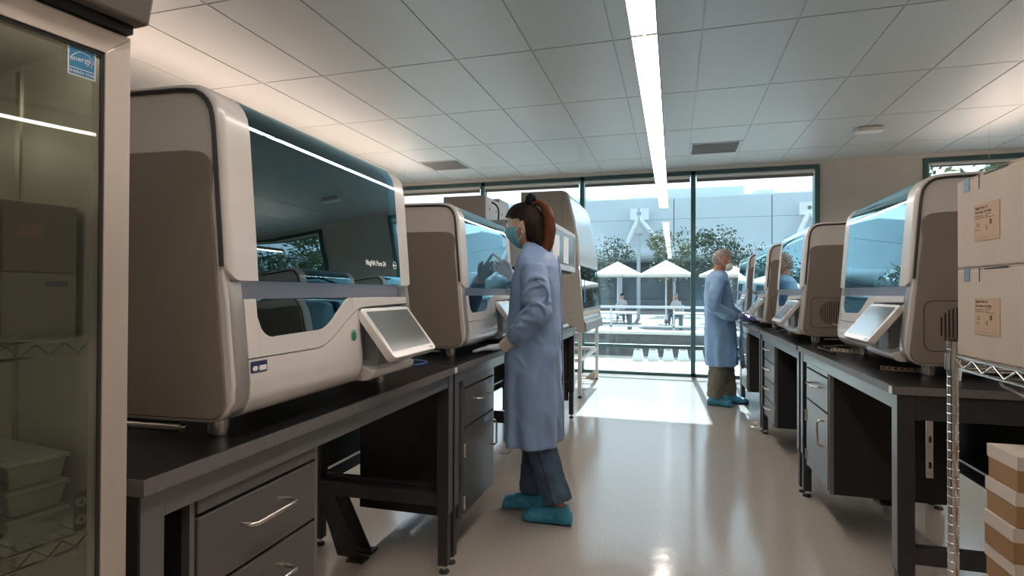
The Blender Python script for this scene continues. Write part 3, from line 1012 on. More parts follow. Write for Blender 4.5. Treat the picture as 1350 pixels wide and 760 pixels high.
MB().prism([(-.16, 0), (.03, 0), (.03, .02), (-.12, .085), (-.16, .085)], -.14, .13).build('housing', mat('panel_white', (.55, .58, .60), .3), k, bevel=.006)
T = Matrix.Translation((.025, 0, .0225)) @ Matrix.Rotation(radians(23.5), 4, 'Y')
for i in range(4):
    for j in range(3):
        MB().box(-.145+.034*i, -.12+.034*i, -.10+j*.07, -.05+j*.07, .0015, .006, T).build('key', M_GASKET, k)
for i, (dx, dy, rr, hh) in enumerate(((0, 0, .022, .07), (.05, .06, .018, .06), (-.03, .10, .020, .085))):
    b = empty('reagent_bottle', (-1.015+dx*.6, 4.78+dy, ZL))
    tag(b, ['tall dark navy reagent bottle with black cap, left of three near the control panel', 'shortest dark navy reagent bottle nearest the bench edge by the control panel', 'dark navy reagent bottle farthest back of three by the control panel'][i], 'bottle', 'reagent bottles on the left bench')
    MB().lathe([(rr, 0), (rr, hh*.7), (rr*.55, hh*.85), (rr*.55, hh)], segs=16).build('body', mat('navy_plastic', (.02, .03, .07), .3), b, smooth=40)
    MB().lathe([(rr*.7, hh), (rr*.7, hh+.022)], segs=16).build('cap', M_BLACK, b, smooth=40)

# scanner and coiled cable under the instrument the woman uses
sc = empty('barcode_scanner', (-1.02, 3.30, ZL), radians(25))
tag(sc, 'small black hand scanner lying on the bench before the woman', 'scanner')
MB().prism([(-.05, .004), (.05, .004), (.06, .022), (.045, .040), (-.05, .034)], -.03, .03).build('head', M_BLACK, sc, bevel=.005)
MB().tube([(-.03, 0, .02), (-.09, .02, .018), (-.15, .03, .016)], [.016, .014, .012], 10).build('grip', mat('scanner_grey', (.09, .09, .10), .4), sc, smooth=50)
MB().box(.058, .0605, -.022, .022, .012, .03).build('scan_window', mat('scanner_glass', (.25, .03, .03), .1), sc)
def cable(name, pts, r, m, label, n=40):
    """smooth catmull-rom cable"""
    P = [Vector(p) for p in pts]
    out = []
    for i in range(len(P)-1):
        p0, p1, p2, p3 = P[max(i-1, 0)], P[i], P[i+1], P[min(i+2, len(P)-1)]
        for k_ in range(8):
            t = k_/8
            out.append(.5*((2*p1)+(-p0+p2)*t+(2*p0-5*p1+4*p2-p3)*t*t+(-p0+3*p1-3*p2+p3)*t**3))
    out.append(P[-1])
    o = MB().tube(out, r, 7).build(name, m, smooth=70)
    return tag(o, label, 'cable')
M_BLUECAB = mat('blue_cable', (.05, .14, .38), .4)
M_WCAB = mat('pale_cable', (.45, .42, .38), .5)
cable('network_cable', [(-1.42, 2.00, ZL+.006), (-1.30, 2.06, ZL+.004), (-1.18, 2.15, ZL+.0042), (-1.08, 2.24, ZL+.0042), (-1.10, 2.36, ZL+.004), (-1.30, 2.44, ZL+.004)], .004, M_BLUECAB, 'blue network cable lying on the left bench between the two instruments')
cable('power_cable', [(-1.25, 3.44, ZL+.005), (-1.05, 3.50, ZL+.005), (-.95, 3.42, ZL+.005), (-.93, 3.30, ZL+.006), (-.918, 3.25, ZL-.02), (-.914, 3.2, .70), (-.914, 3.17, .45), (-.95, 3.25, .25), (-1.05, 3.35, .2)], .0035, M_WCAB, 'thin white cable hanging off the bench edge beside the charcoal cabinet')
cable('mouse_cable', [(-1.00, 3.52, ZL+.005), (-.98, 3.58, ZL+.004), (-1.04, 3.66, ZL+.004), (-1.10, 3.62, ZL+.004), (-1.06, 3.56, ZL+.013), (-1.15, 3.54, ZL+.012)], .004, M_RUBBER, 'black cable coiled beside the scanner on the left bench')
# ================================================================== RIGHT SIDE: wire rack, cartons, bench odds and ends
M_KRAFTP = mat('pale_carton', (0.50, 0.42, 0.35), 0.75, noise=.04, nscale=14, bump=.04, bscale=120, stretch=(1, 1, .2))
M_KRAFT = mat('kraft_carton', (0.34, 0.19, 0.09), 0.7, noise=.05, nscale=30)
M_LID = mat('carton_lid_white', (0.62, 0.54, 0.46), 0.65)
M_TAN = mat('tan_label', (0.48, 0.33, 0.22), 0.6)
M_INK = mat('label_ink', (0.14, 0.09, 0.065), 0.7)
M_TAPEB = mat('blue_carton_tape', (0.16, 0.25, 0.33), 0.3, noise=.3, nscale=60)
RKX0, RKX1, RKY0, RKY1 = .715, 1.13, .62, 1.755
def rack():
    r = empty('wire_rack', (RKX0, RKY1, 0))
    tag(r, 'chrome wire shelving rack carrying cardboard boxes on the right', 'shelving rack')
    W, D = RKX1-RKX0, RKY1-RKY0
    for x in (0, W):
        for y in (0, -D):
            p = MB().cyl((x, y, .02), (x, y, 1.085), .0127, 16).build('post', M_CHROME, r, smooth=40)
            g = MB()
            for i in range(42):
                z = .06+i*.0245
                g.tube([(x+.0129*cos(a), y+.0129*sin(a), z) for a in [2*pi*q/16 for q in range(16)]], .0009, 4, closed=True)
            gr = g.build('groove_rings', M_STEEL, p)
            gr['kind'] = 'stuff'
            MB().lathe([(.018, 0), (.018, .012), (.008, .016), (.008, .022)], (x, y, 0), 12).build('levelling_foot', M_CHROME, p, smooth=40)
            MB().lathe([(.011, 1.085), (.013, 1.087), (.011, 1.093)], (x, y, 0), 12).build('cap', M_BLACK, p, smooth=40)
    for zt in (.24, 1.050):
        sh = empty('shelf', (0, 0, zt), 0, r)
        def truss(a, b):
            a, b = Vector(a), Vector(b)
            d = (b-a)
            n = max(4, int(d.length/.045))
            MB().cyl(a+Vector((0, 0, -.004)), b+Vector((0, 0, -.004)), .004, 8).build('top_rail', M_CHROME, sh, smooth=40)
            MB().cyl(a+Vector((0, 0, -.034)), b+Vector((0, 0, -.034)), .004, 8).build('bottom_rail', M_CHROME, sh, smooth=40)
            pts = []
            for i in range(n+1):
                q = a+d*(i/n)
                pts.append(q+Vector((0, 0, -.007 if i % 2 == 0 else -.031)))
            MB().tube(pts, .0027, 6).build('zigzag', M_CHROME, sh, smooth=60)
        truss((0, -.012, 0), (0, -D+.012, 0))
        truss((W, -.012, 0), (W, -D+.012, 0))
        truss((.012, 0, 0), (W-.012, 0, 0))
        truss((.012, -D, 0), (W-.012, -D, 0))
        wi = MB().cyl((0, 0, 0), (W, 0, 0), .0018, 5).mesh('shelf_wire')
        wi.materials.append(M_CHROME)
        n = 44
        for i in range(1, n):
            inst(wi, 'shelf_wire', (0, -D*i/n, -.001), 0, sh)
        for x in (0, W):
            for y in (0, -D):
                MB().lathe([(.019, -.040), (.017, .004)], (x, y, 0), 14).build('corner_collar', M_CHROME, sh, smooth=40)
rack()

def carton(z0, z1, label, idx):
    X0, X1, Y0_, Y1_ = RKX0+.002, RKX0+.402, 1.315, 1.735
    b = empty('cardboard_box', ((X0+X1)/2, (Y0_+Y1_)/2, z0))
    tag(b, label, 'box', 'large pale cardboard boxes on the wire rack')
    hx, hy, h = (X1-X0)/2, (Y1_-Y0_)/2, z1-z0
    cy = (Y0_+Y1_)/2
    MB().box(-hx, hx, -hy, hy, 0, h-.004).build('carton_body', M_KRAFTP, b, bevel=.004)
    for s in (-1, 1):
        MB().box(-hx+.002, hx-.002, min(s*.001, s*hy), max(s*.001, s*hy), h-.0038, h-.0003).build('top_flap', M_KRAFTP, b)
    MB().box(-hx-.0006, hx, -.025, .025, h-.0003, h+.0002).build('tape', M_KRAFTP, b)
    x = -hx-.0007
    # tan shipping label with print
    ya, yb, za, zb = 1.646-cy, 1.533-cy, h-.165, h-.075
    lb = MB().box(x-.0004, x, yb, ya, za, zb).build('shipping_label', M_TAN, b)
    lp = Matrix(((0, 0, -1, x-.0006), (-1, 0, 0, ya-.006), (0, 1, 0, zb-.012), (0, 0, 0, 1)))
    text_part('MagNA Pure 24', .0085, M_INK, lb, lp, 'print', bold=.0002, depth=.0001)
    text_part('Processing Cartridge', .0085, M_INK, lb, lp @ Matrix.Translation((0, -.010, 0)), 'print', bold=.0002, depth=.0001)
    ink = MB()
    for (u0, u1, w0, w1) in ((.0, .035, .024, .0255), (.045, .07, .022, .0235), (.0, .04, .029, .0305), (.045, .085, .031, .0325), (.045, .06, .027, .0285), (.0, .02, .058, .0595), (.05, .053, .05, .062), (.0, .06, .078, .0785), (.07, .095, .078, .0785)):
        ink.box(x-.0007, x-.0004, ya-.006-u1, ya-.006-u0, zb-.004-w1, zb-.004-w0)
    ink.box(x-.0007, x-.0004, ya-.08, ya-.071, zb-.053, zb-.041)
    io = ink.build('fine_print', M_INK, lb)
    io['kind'] = 'stuff'
    text_part('CE', .012, M_INK, lb, lp @ Matrix.Translation((.006, -.042, 0)), 'print', depth=.0001)
    # blue printed tape and hand slot
    MB().box(x-.0006, x+.0002, 1.668-cy, 1.696-cy, h-.034, h+.0002).build('blue_tape', M_TAPEB, b)
    MB().box(x-.0003, x+.0004, 1.6215-cy, 1.6245-cy, h-.036, h-.001).build('flap_slit', M_GASKET, b)
    MB().box(x-.0003, x+.0004, 1.50-cy, 1.60-cy, h-.0065, h-.003).build('flap_gap', M_GASKET, b)
    return b
carton(1.0515, 1.2770, 'pale cardboard box resting directly on the wire rack shelf', 0)
carton(1.2775, 1.5050, 'topmost pale cardboard box on the wire rack, above the other', 1)

# stack of small kraft boxes with white lids on the lower shelf
pz = .2415
n = 7
Hk = .0835
ords = ['topmost', 'second from top', 'third from top', 'fourth from top', 'third from bottom', 'second from bottom', 'lowest']
for i in range(n):
    t = n-1-i
    dx, dy = [(.0, .0), (.004, -.002), (-.002, .001), (.002, .002), (-.003, -.001), (0.003, .001), (.006, -.001)][i]
    b = empty('reagent_kit_box', (.850+dx, 1.650+dy, pz+i*(Hk+.0006)))
    tag(b, 'small kraft box with white lid, %s of the stack under the shelf' % ords[t], 'box', 'kraft boxes stacked below the wire shelf')
    MB().box(-.082, .15, -.064, .064, 0, Hk-.002).build('tray', M_KRAFT, b, bevel=.002)
    lid = MB()
    lid.box(-.084, .152, -.066, .066, Hk-.002, Hk).box(-.084, -.0822, -.066, .066, Hk-.032, Hk-.002).box(.1502, .152, -.066, .066, Hk-.032, Hk-.002)
    lid.box(-.0822, .1502, -.066, -.0642, Hk-.032, Hk-.002).box(-.0822, .1502, .0642, .066, Hk-.032, Hk-.002)
    lid.build('lid', M_LID, b)

# perforated brackets, tag, keyboards, cables on the right benches
M_PERF = mat('beige_perforated_strip', (.55, .42, .30), .5, .2)
def strip(x, y, rz, label, L=.15):
    s = empty('perforated_bracket', (x, y, ZR), rz)
    tag(s, label, 'bracket', 'perforated metal brackets under the right instruments')
    MB().box(-.012, .012, -L/2, L/2, 0, .003).box(-.012, -.009, -L/2, L/2, .003, .016).build('strip', M_PERF, s)
    for i in range(7):
        y_ = -L/2+L*(i+.5)/7
        MB().prism([(y_-.005, .006), (y_+.005, .006), (y_+.005, .012), (y_-.005, .012)], -.0125, -.0121, 'x').build('hole', M_BLACK, s)
strip(.90, 2.640, radians(68), 'beige perforated metal bracket under the instrument nearest the boxes')
strip(.90, 3.40, radians(40), 'beige perforated metal bracket under the far end of the nearest right instrument', .17)
tg = empty('paper_tag', (.985, 2.400, ZR), radians(15))
tag(tg, 'white paper tag hanging at the foot of the nearest right instrument', 'tag')
MB().box(-.022, .022, -.0005, .0005, 0, .05, Matrix.Translation((0, 0, .001)) @ Matrix.Rotation(radians(28), 4, 'Y') @ Matrix.Rotation(radians(-25), 4, 'X')).build('card', M_PAPER, tg)
MB().tube([(.03, .02, .045), (.035, .06, .05), (.05, .10, .04)], .0008, 5).build('string', M_WCAB, tg)
def keyboard(x, y, rz, label):
    kb = empty('keyboard', (x, y, ZR), rz)
    tag(kb, label, 'keyboard', 'black keyboards on the right bench')
    MB().prism([(-.06, .0), (.06, .0), (.06, .018), (-.06, .008)], -.19, .19).build('case', M_BLACK, kb, bevel=.003)
    km = MB().taper(-.007, .007, -.007, .007, 0, .006, .0015, .0015).mesh('key')
    km.materials.append(mat('key_grey', (.035, .035, .04), .4))
    for i in range(5):
        for j in range(18):
            inst(km, 'key', (-.04+i*.02, -.178+j*.0205, .0095+(i*.02+.02)/.12*.010), 0, kb)
keyboard(.855, 6.62, radians(4), 'black keyboard under the hands of the man in the gown')
cable('equipment_cable', [(.80, 3.24, ZR+.009), (.80, 3.31, ZR+.009), (.79, 3.50, ZR+.009), (.82, 3.58, ZR+.009), (.86, 3.56, ZR+.009), (.90, 3.62, ZR+.012), (.98, 3.64, ZR+.012)], .008, M_RUBBER, 'black ribbed cable bunched on the right bench beside a beige bracket')
cable('loose_cable', [(.775, 1.50, 1.0), (.80, 1.56, 1.0), (.84, 1.62, 1.0), (.80, 1.68, 1.0), (.76, 1.62, .992), (.75, 1.52, .985), (.745, 1.42, .96), (.745, 1.34, .93)], .0035, M_WCAB, 'pale loose cable hanging under the wire rack shelf')
for nm, pts in (('second', [(.83, 4.92, ZR+.005), (.80, 5.0, ZR+.005), (.85, 5.10, ZR+.005), (.93, 5.22, ZR+.005), (.84, 5.30, ZR+.005), (.80, 5.42, ZR+.005)]),):
    cable('data_cable', pts, .006, M_RUBBER, 'black cable winding on the right bench between the second and third instruments')
cable('brass_cable', [(.96, 3.926, 1.02), (.96, 3.90, 1.022), (.975, 3.86, 1.015), (1.02, 3.80, 1.0), (1.10, 3.72, ZR+.01), (1.22, 3.66, ZR+.005)], .004, mat('brass_cable_m', (.50, .36, .20), .4), 'tan cable plugged into the vent side of the second right instrument')
t = empty('storage_tub', (1.06, 4.33, 0))
tag(t, 'small blue plastic tub on the floor under the right benches', 'tub')
M_TUB = mat('blue_tub', (.05, .22, .50), .4)
tb = MB()
tb.taper(-.14, .14, -.10, .10, 0, .012, 0, 0)
for (a, b_, c, d) in ((-.14, -.13, -.10, .10), (.13, .14, -.10, .10), (-.13, .13, -.10, -.09), (-.13, .13, .09, .10)):
    tb.box(a, b_, c, d, .012, .19)
tb.build('bin', M_TUB, t)
MB().box(-.15, .15, -.11, .11, .191, .205).build('lid', M_TUB, t, bevel=.004)
# steel channels behind the near right bench
for i, (x, z0, z1) in enumerate(((.95, .50, .86), (1.02, .45, .86))):
    c = empty('steel_strut', (x, 2.52, z0))
    tag(c, ['left one of two slotted steel struts under the nearest right bench', 'right one of two slotted steel struts under the nearest right bench'][i], 'strut', 'steel struts under the bench')
    MB().box(-.012, .012, -.004, .004, 0, z1-z0).build('channel', M_STEEL, c, bevel=.002)
    for z in (.05, .15, .25):
        MB().box(-.004, .004, -.0048, -.0042, z-.012, z+.012).build('slot', M_BLACK, c)
# ================================================================== GLASS-DOOR REFRIGERATOR at the left edge
fr = empty('refrigerator', (-.80, .655, 0), radians(-8))
tag(fr, 'silver glass-door laboratory refrigerator at the left edge of the picture', 'refrigerator')
M_ALU = mat('fridge_aluminium', (0.62, 0.55, 0.48), 0.33, 0.55, noise=.03, nscale=40, stretch=(1, 1, .05))
M_LINER = mat('fridge_liner', (0.50, 0.48, 0.42), 0.22, 0.3)
M_FBODY = mat('fridge_body', (0.16, 0.14, 0.125), 0.4)
FW, FD = .66, .50
bd = MB()
MB().box(-FD, -.040, -.010, -.002, .10, 1.63).build('side_wall', M_LINER, fr)
MB().box(-FD, -.040, -FW, -FW+.03, .10, 1.63).build('side_wall', M_LINER, fr)
MB().box(-FD, -FD+.03, -FW+.03, -.010, .10, 1.63).build('back_wall', M_LINER, fr)
MB().box(-FD+.03, -.040, -FW+.03, -.010, 1.60, 1.63).build('inner_top', M_LINER, fr)
MB().box(-FD+.03, -.040, -FW+.03, -.010, .10, .14).build('inner_floor', M_LINER, fr)
MB().box(-FD+.02, -.06, -FW+.02, -.02, .0, .10).build('plinth', M_BLACK, fr)
# head unit
hd = [(-FD, 1.64), (.035, 1.612), (.060, 1.70), (.060, 1.95), (-FD, 1.95)]
MB().prism(hd, -FW-.02, .004).build('head_unit', M_FBODY, fr, bevel=.004)
MB().box(-.045, .012, -FW+.02, -.006, 1.600, 1.615).build('head_gasket', M_BLACK, fr)
# door frame with mitred corners
FT = .036
Zb, Zt = .12, 1.598
for (p, nm) in (([(-.002-FT, Zb+FT), (-.002, Zb), (-.002, Zt), (-.002-FT, Zt-FT)], 'door_stile'), ([(-FW, Zb), (-FW+FT, Zb+FT), (-FW+FT, Zt-FT), (-FW, Zt)], 'door_stile'),
                ([(-FW, Zt), (-FW+FT, Zt-FT), (-.002-FT, Zt-FT), (-.002, Zt)], 'door_rail'), ([(-FW, Zb), (-.002, Zb), (-.002-FT, Zb+FT), (-FW+FT, Zb+FT)], 'door_rail')):
    MB().prism(p, -.034, 0, 'x').build(nm, M_ALU, fr, bevel=.0008)
MB().box(-.014, -.008, -FW+FT-.004, -.002-FT+.004, Zb+FT-.004, Zt-FT+.004).build('door_pane', M_GLASS_FRIDGE, fr)
dg = MB()
for (y0, y1, z0, z1) in ((-FW+FT-.004, -FW+FT+.004, Zb+FT, Zt-FT), (-.002-FT-.004, -.002-FT+.004, Zb+FT, Zt-FT)):
    MB().box(-.007, -.003, y0, y1, z0, z1).build('pane_gasket', M_GASKET, fr)
MB().box(-.007, -.003, -FW+FT, -.002-FT, Zt-FT-.004, Zt-FT+.004).build('pane_gasket', M_GASKET, fr)
# energy sticker (blue square, white frame)
M_EBLUE = mat('sticker_blue', (.03, .22, .42), .4)
M_EWHITE = mat('sticker_white', (.75, .76, .76), .5)
st = MB().box(-.0075, -.0070, -.083, -.047, 1.517, 1.559).build('rating_sticker', M_EWHITE, fr)
MB().box(-.0070, -.0067, -.0812, -.0488, 1.5285, 1.5572).build('sticker_field', M_EBLUE, st)
MB().box(-.0070, -.0067, -.0812, -.0488, 1.5188, 1.5272).build('sticker_band', M_EBLUE, st)
TS = Matrix(((0, 0, 1, -.0064), (1, 0, 0, -.065), (0, 1, 0, 1.5210), (0, 0, 0, 1)))
text_part('ENERGY STAR', .0052, M_EWHITE, st, TS, 'print', align='CENTER', depth=.0001, bold=.00005)
text_part('energy', .0100, M_EWHITE, st, TS @ Matrix.Translation((-.0155, .0165, 0)) @ Matrix.Rotation(radians(6), 4, 'Z') @ Matrix.Shear('XY', 4, (.3, 0)), 'print', depth=.0001)
sp = []
for i in range(10):
    rr = .0062 if i % 2 == 0 else .0028
    sp.append((-.0560+rr*cos(pi/2+pi*i/5), 1.5395+rr*sin(pi/2+pi*i/5)))
MB().tube([(-.0063, u, w) for u, w in sp], .0005, 4, closed=True).build('star', M_EWHITE, st)
MB().tube([(-.0063, -.080+.030*i/10, 1.5385+.0145*sin(pi*(i/10)*.85+.18)) for i in range(11)], .0005, 4).build('swoosh', M_EWHITE, st)
MB().box(-.066, -.052, -FW+.05, -.03, 1.575, 1.590).build('fridge_fill_light', emis('fridge_fill_glow', (1.0, .95, .86), 7.0), fr)  # glowing strip added under the top to brighten the refrigerator contents
MB().box(-.066, -.052, -FW+.034, -FW+.046, .25, 1.50).build('fridge_fill_light', MATS['fridge_fill_glow'], fr)  # second added strip, upright, to brighten the lower shelves
# inside: shelves
def fshelf(z):
    s = empty('shelf', (0, 0, z), 0, fr)
    x0, x1, y0, y1 = -FD+.035, -.075, -FW+.035, -.013
    for zz in (0, -.022):
        MB().cyl((x1, y0, zz), (x1, y1, zz), .0028, 6).build('rail', M_CHROME, s)
    pts = [(x1, y0+(y1-y0)*i/34, -.003 if i % 2 == 0 else -.019) for i in range(35)]
    MB().tube(pts, .0016, 5).build('zigzag', M_CHROME, s)
    w = MB().cyl((x0, 0, 0), (x1, 0, 0), .0013, 4).mesh('shelf_wire')
    w.materials.append(M_CHROME)
    for i in range(32):
        inst(w, 'shelf_wire', (0, y0+(y1-y0)*(i+.5)/32, 0), 0, s)
fshelf(1.135)
fshelf(.838)
MB().box(-.30, -.285, -.0125, -.0102, .15, 1.59).build('pilaster', M_STEEL, fr)
MB().box(-FD+.0302, -FD+.034, -.14, -.12, .15, 1.59).build('pilaster', M_STEEL, fr)
M_FLIN = Matrix.Translation((-.80, .655, 0)) @ Matrix.Rotation(radians(-8), 4, 'Z')
def infridge(x, y, z): return M_FLIN @ Vector((x, y, z))
def fbox(name, x0, x1, y0, y1, z0, z1, m, label, band=None, cat='box', group='boxes inside the refrigerator'):
    c = infridge((x0+x1)/2, (y0+y1)/2, z0)
    b = empty(name, c, radians(-8))
    tag(b, label, cat, group)
    hx, hy = (x1-x0)/2, (y1-y0)/2
    MB().box(-hx, hx, -hy, hy, 0, z1-z0).build('carton_body', m, b, bevel=.002)
    if band:
        MB().box(hx, hx+.0008, band[0], band[1], band[2], band[3]).build('printed_label', band[4], b)
    return b
M_FB = mat('pale_grey_carton', (.42, .41, .38), .7)
M_FB2 = mat('warm_grey_carton', (.34, .31, .27), .7)
M_FBD = mat('dark_violet_carton', (.07, .055, .065), .6)
zA = 1.137
fbox('storage_box', -.30, -.10, -.115, -.020, zA, zA+.100, M_FB, 'pale grey box low on the upper refrigerator shelf, right', (.005, .035, .08, .088, M_TAPEB))
fbox('storage_box', -.30, -.10, -.115, -.020, zA+.101, zA+.205, M_FB2, 'warm grey box on top of another in the refrigerator, right', (-.03, .0, .05, .07, M_TAN))
fbox('storage_box', -.32, -.095, -.245, -.122, zA, zA+.098, M_FB, 'pale box low on the upper refrigerator shelf, left', (-.04, .04, .02, .07, M_PAPER))
fbox('storage_box', -.32, -.095, -.245, -.122, zA+.099, zA+.215, M_FB, 'pale box with blue label high in the refrigerator, left', (-.05, .05, .085, .105, M_TAPEB))
zB = .8395
M_CLEARTUB = mat('cloudy_plastic', (.68, .72, .66), .35, transl=.2)
def tub(x, y, z, label, n=0, m=M_CLEARTUB, w=.075, d=.20, h=.040, strip=None):
    t = empty('plastic_tub', infridge(x, y, z), radians(-8))
    tag(t, label, 'tub', 'plastic tubs stacked in the refrigerator')
    MB().taper(-d/2, d/2, -w/2, w/2, h*.82, .0, .006, .006).build('bin', m, t, bevel=.003)
    MB().box(-d/2-.004, d/2+.004, -w/2-.004, w/2+.004, h*.82, h).build('rim', m, t, bevel=.003)
    if strip:
        MB().box(d/2-.0045, d/2+.0008, -w/2+.004, w/2-.004, h*.35, h*.72).build('coloured_strip', strip, t)
ord3 = ['lowest', 'middle', 'topmost']
for i in range(3):
    tub(-.20, -.068, zB+i*.0405, 'cloudy white plastic tub, %s of the right stack in the refrigerator' % ord3[i])
M_REDS = mat('red_strip', (.45, .07, .05), .5)
ord4 = ['lowest', 'second from bottom', 'second from top', 'topmost']
M_BLT = mat('blue_grey_tub', (.30, .38, .44), .4)
for i in range(4):
    tub(-.18, -.165, zB+i*.0335, 'blue-grey tub with red strip, %s of the left stack in the refrigerator' % ord4[i], m=M_BLT, h=.033, strip=M_REDS, w=.085)
fbk = fbox('storage_box', -.085, -.079, -.030, -.0135, zB, zB+.06, M_FBD, 'dark box with two round 4 stickers in the refrigerator corner')
TS2 = Matrix(((0, 0, 1, .0036), (1, 0, 0, 0), (0, 1, 0, 0), (0, 0, 0, 1)))
for zz in (.013, .040):
    MB().cyl((.0031, 0, zz+.004), (.0036, 0, zz+.004), .0080, 18).build('round_sticker', mat('sticker_grey', (.42, .41, .40), .5), fbk)
    text_part('4', .012, M_FBD, fbk, TS2 @ Matrix.Translation((0, zz, .0002)), 'print', align='CENTER', depth=.0001, bold=.0004)
# ================================================================== PEOPLE
M_SKIN_W = mat('skin_warm', (0.50, 0.27, 0.17), 0.5, noise=.04, nscale=30)
M_SKIN_M = mat('skin_ruddy', (0.46, 0.22, 0.14), 0.5, noise=.05, nscale=30)
def cloth(name, col, depth=.012, scale=7.0):
    m = mat(name, col, 0.62, noise=.05, nscale=9, sheen=.15)
    nt = m.node_tree
    p = nt.nodes['Principled BSDF']
    tc = nt.nodes.new('ShaderNodeTexCoord')
    mp = nt.nodes.new('ShaderNodeMapping')
    mp.inputs['Scale'].default_value = (1.0, 1.0, .55)
    nz = nt.nodes.new('ShaderNodeTexNoise')
    nz.inputs['Scale'].default_value = 3.5
    nz.inputs['Detail'].default_value = 2
    ad = nt.nodes.new('ShaderNodeVectorMath'); ad.operation = 'MULTIPLY_ADD'
    ad.inputs[1].default_value = (.30, .30, .30)
    vo = nt.nodes.new('ShaderNodeTexVoronoi')
    vo.feature = 'F1'
    vo.inputs['Scale'].default_value = scale
    b = nt.nodes.new('ShaderNodeBump')
    b.inputs['Strength'].default_value = .75
    b.inputs['Distance'].default_value = depth
    nt.links.new(tc.outputs['Object'], mp.inputs['Vector'])
    nt.links.new(mp.outputs[0], nz.inputs['Vector'])
    nt.links.new(nz.outputs['Color'], ad.inputs[0])
    nt.links.new(mp.outputs[0], ad.inputs[2])
    nt.links.new(ad.outputs[0], vo.inputs['Vector'])
    nt.links.new(vo.outputs['Distance'], b.inputs['Height'])
    nt.links.new(b.outputs[0], p.inputs['Normal'])
    return m
M_GOWN_W = cloth('gown_blue_grey', (0.22, 0.325, 0.52), .030)
M_GOWN_M = cloth('gown_blue', (0.19, 0.34, 0.55), .040, 5.5)
M_CUFF = mat('knit_cuff', (0.70, 0.66, 0.60), 0.8, bump=.2, bscale=300)
M_JEANS = mat('blue_denim', (0.060, 0.100, 0.155), 0.75, noise=.35, nscale=14, bump=.12, bscale=400)
M_SEAM = mat('denim_seam', (0.012, 0.02, 0.035), 0.8)
M_KHAKI = mat('olive_trousers', (0.14, 0.125, 0.095), 0.75, noise=.15, nscale=12)
M_COVER = mat('blue_shoe_cover', (0.045, 0.25, 0.38), 0.42, noise=.22, nscale=16, bump=.35, bscale=40)
M_GLOVE_W = mat('pale_blue_glove', (0.60, 0.68, 0.78), 0.45)
M_GLOVE_M = mat('purple_glove', (0.17, 0.14, 0.42), 0.45)
M_MASK_W = mat('teal_mask', (0.17, 0.36, 0.39), 0.65, noise=.15, nscale=30)
M_MASK_M = mat('white_respirator', (0.72, 0.72, 0.72), 0.6)
M_HAIR_W = mat('dark_brown_hair', (0.016, 0.009, 0.007), 0.55, noise=.6, nscale=40, bump=.5, bscale=60, stretch=(1, 6, .6), spec=.15)
M_HAIR_T = mat('auburn_hair', (0.115, 0.034, 0.014), 0.5, noise=.45, nscale=40, bump=.5, bscale=60, stretch=(6, 6, .5), spec=.2)
M_HAIR_M = mat('grey_hair', (0.23, 0.19, 0.165), 0.55, noise=.35, nscale=60, bump=.5, bscale=80)
M_EYE = mat('eye_white', (.75, .72, .70), .2)
M_IRIS = mat('iris_dark', (.02, .012, .008), .15)

def finish(o, voxel, smooth_it=6, disp=0.0, dsize=.12, sub=0):
    md = o.modifiers.new('fuse', 'REMESH')
    md.mode = 'VOXEL'
    md.voxel_size = voxel
    md.use_smooth_shade = True
    sm = o.modifiers.new('relax', 'SMOOTH')
    sm.iterations = smooth_it
    sm.factor = .5
    if disp:
        tx = bpy.data.textures.new('cloth_folds', 'CLOUDS')
        tx.noise_scale = dsize
        tx.noise_depth = 1
        dm = o.modifiers.new('folds', 'DISPLACE')
        dm.texture = tx
        dm.texture_coords = 'LOCAL'
        dm.strength = disp
        dm.mid_level = .5
    return o

def head_dir(d, feats=True):
    """radius point on a stylised head for unit direction d (x forward, z up)"""
    x, y, z = d
    a, b, c = .096, .076, .118
    px, py, pz = x*a, y*b, z*c
    if z < 0:
        py *= 1-.28*(-z)**1.3
        px *= 1-.06*(-z)
    if x < 0 and z > -.3:
        px *= 1.06
    if x < 0 and z < -.3:
        px *= 1-.35*min(1, (-z-.3)/.7)
    if feats and x > 0:
        g = lambda v, m, s: math.exp(-((v-m)/s)**2)
        px += .024*g(y, 0, .16)*g(z, -.17, .15) + .008*g(y, 0, .12)*g(z, .0, .14)     # nose
        px += .010*g(y, 0, .30)*g(z, -.80, .16)                                          # chin
        px += .007*g(y, 0, .22)*g(z, -.47, .09)                                          # lips
        px -= .008*(g(y, .40, .17)+g(y, -.40, .17))*g(z, .07, .11)                       # eye sockets
        px += .005*g(abs(y), .35, .28)*g(z, .23, .09)                                    # brow
        px += .004*(g(y, .55, .2)+g(y, -.55, .2))*g(z, -.2, .15)                         # cheekbones
    return Vector((px, py, pz))
def head_geo(m, T):
    nu, nv = 44, 32
    vs_ = []
    for j in range(nv+1):
        ph = -pi/2+pi*j/nv
        for k in range(nu):
            th = 2*pi*k/nu
            vs_.append(head_dir((cos(ph)*cos(th), cos(ph)*sin(th), sin(ph))))
    fs_ = []
    for j in range(nv):
        for k in range(nu):
            fs_.append((j*nu+k, j*nu+(k+1) % nu, (j+1)*nu+(k+1) % nu, (j+1)*nu+k))
    m.add(vs_, fs_, T)
    for s in (-1, 1):
        m.sphere((-.004, s*.077, -.008), (.019, .009, .031), 12, 10, T)
        m.sphere((.000, s*.080, -.034), (.009, .006, .010), 10, 8, T)
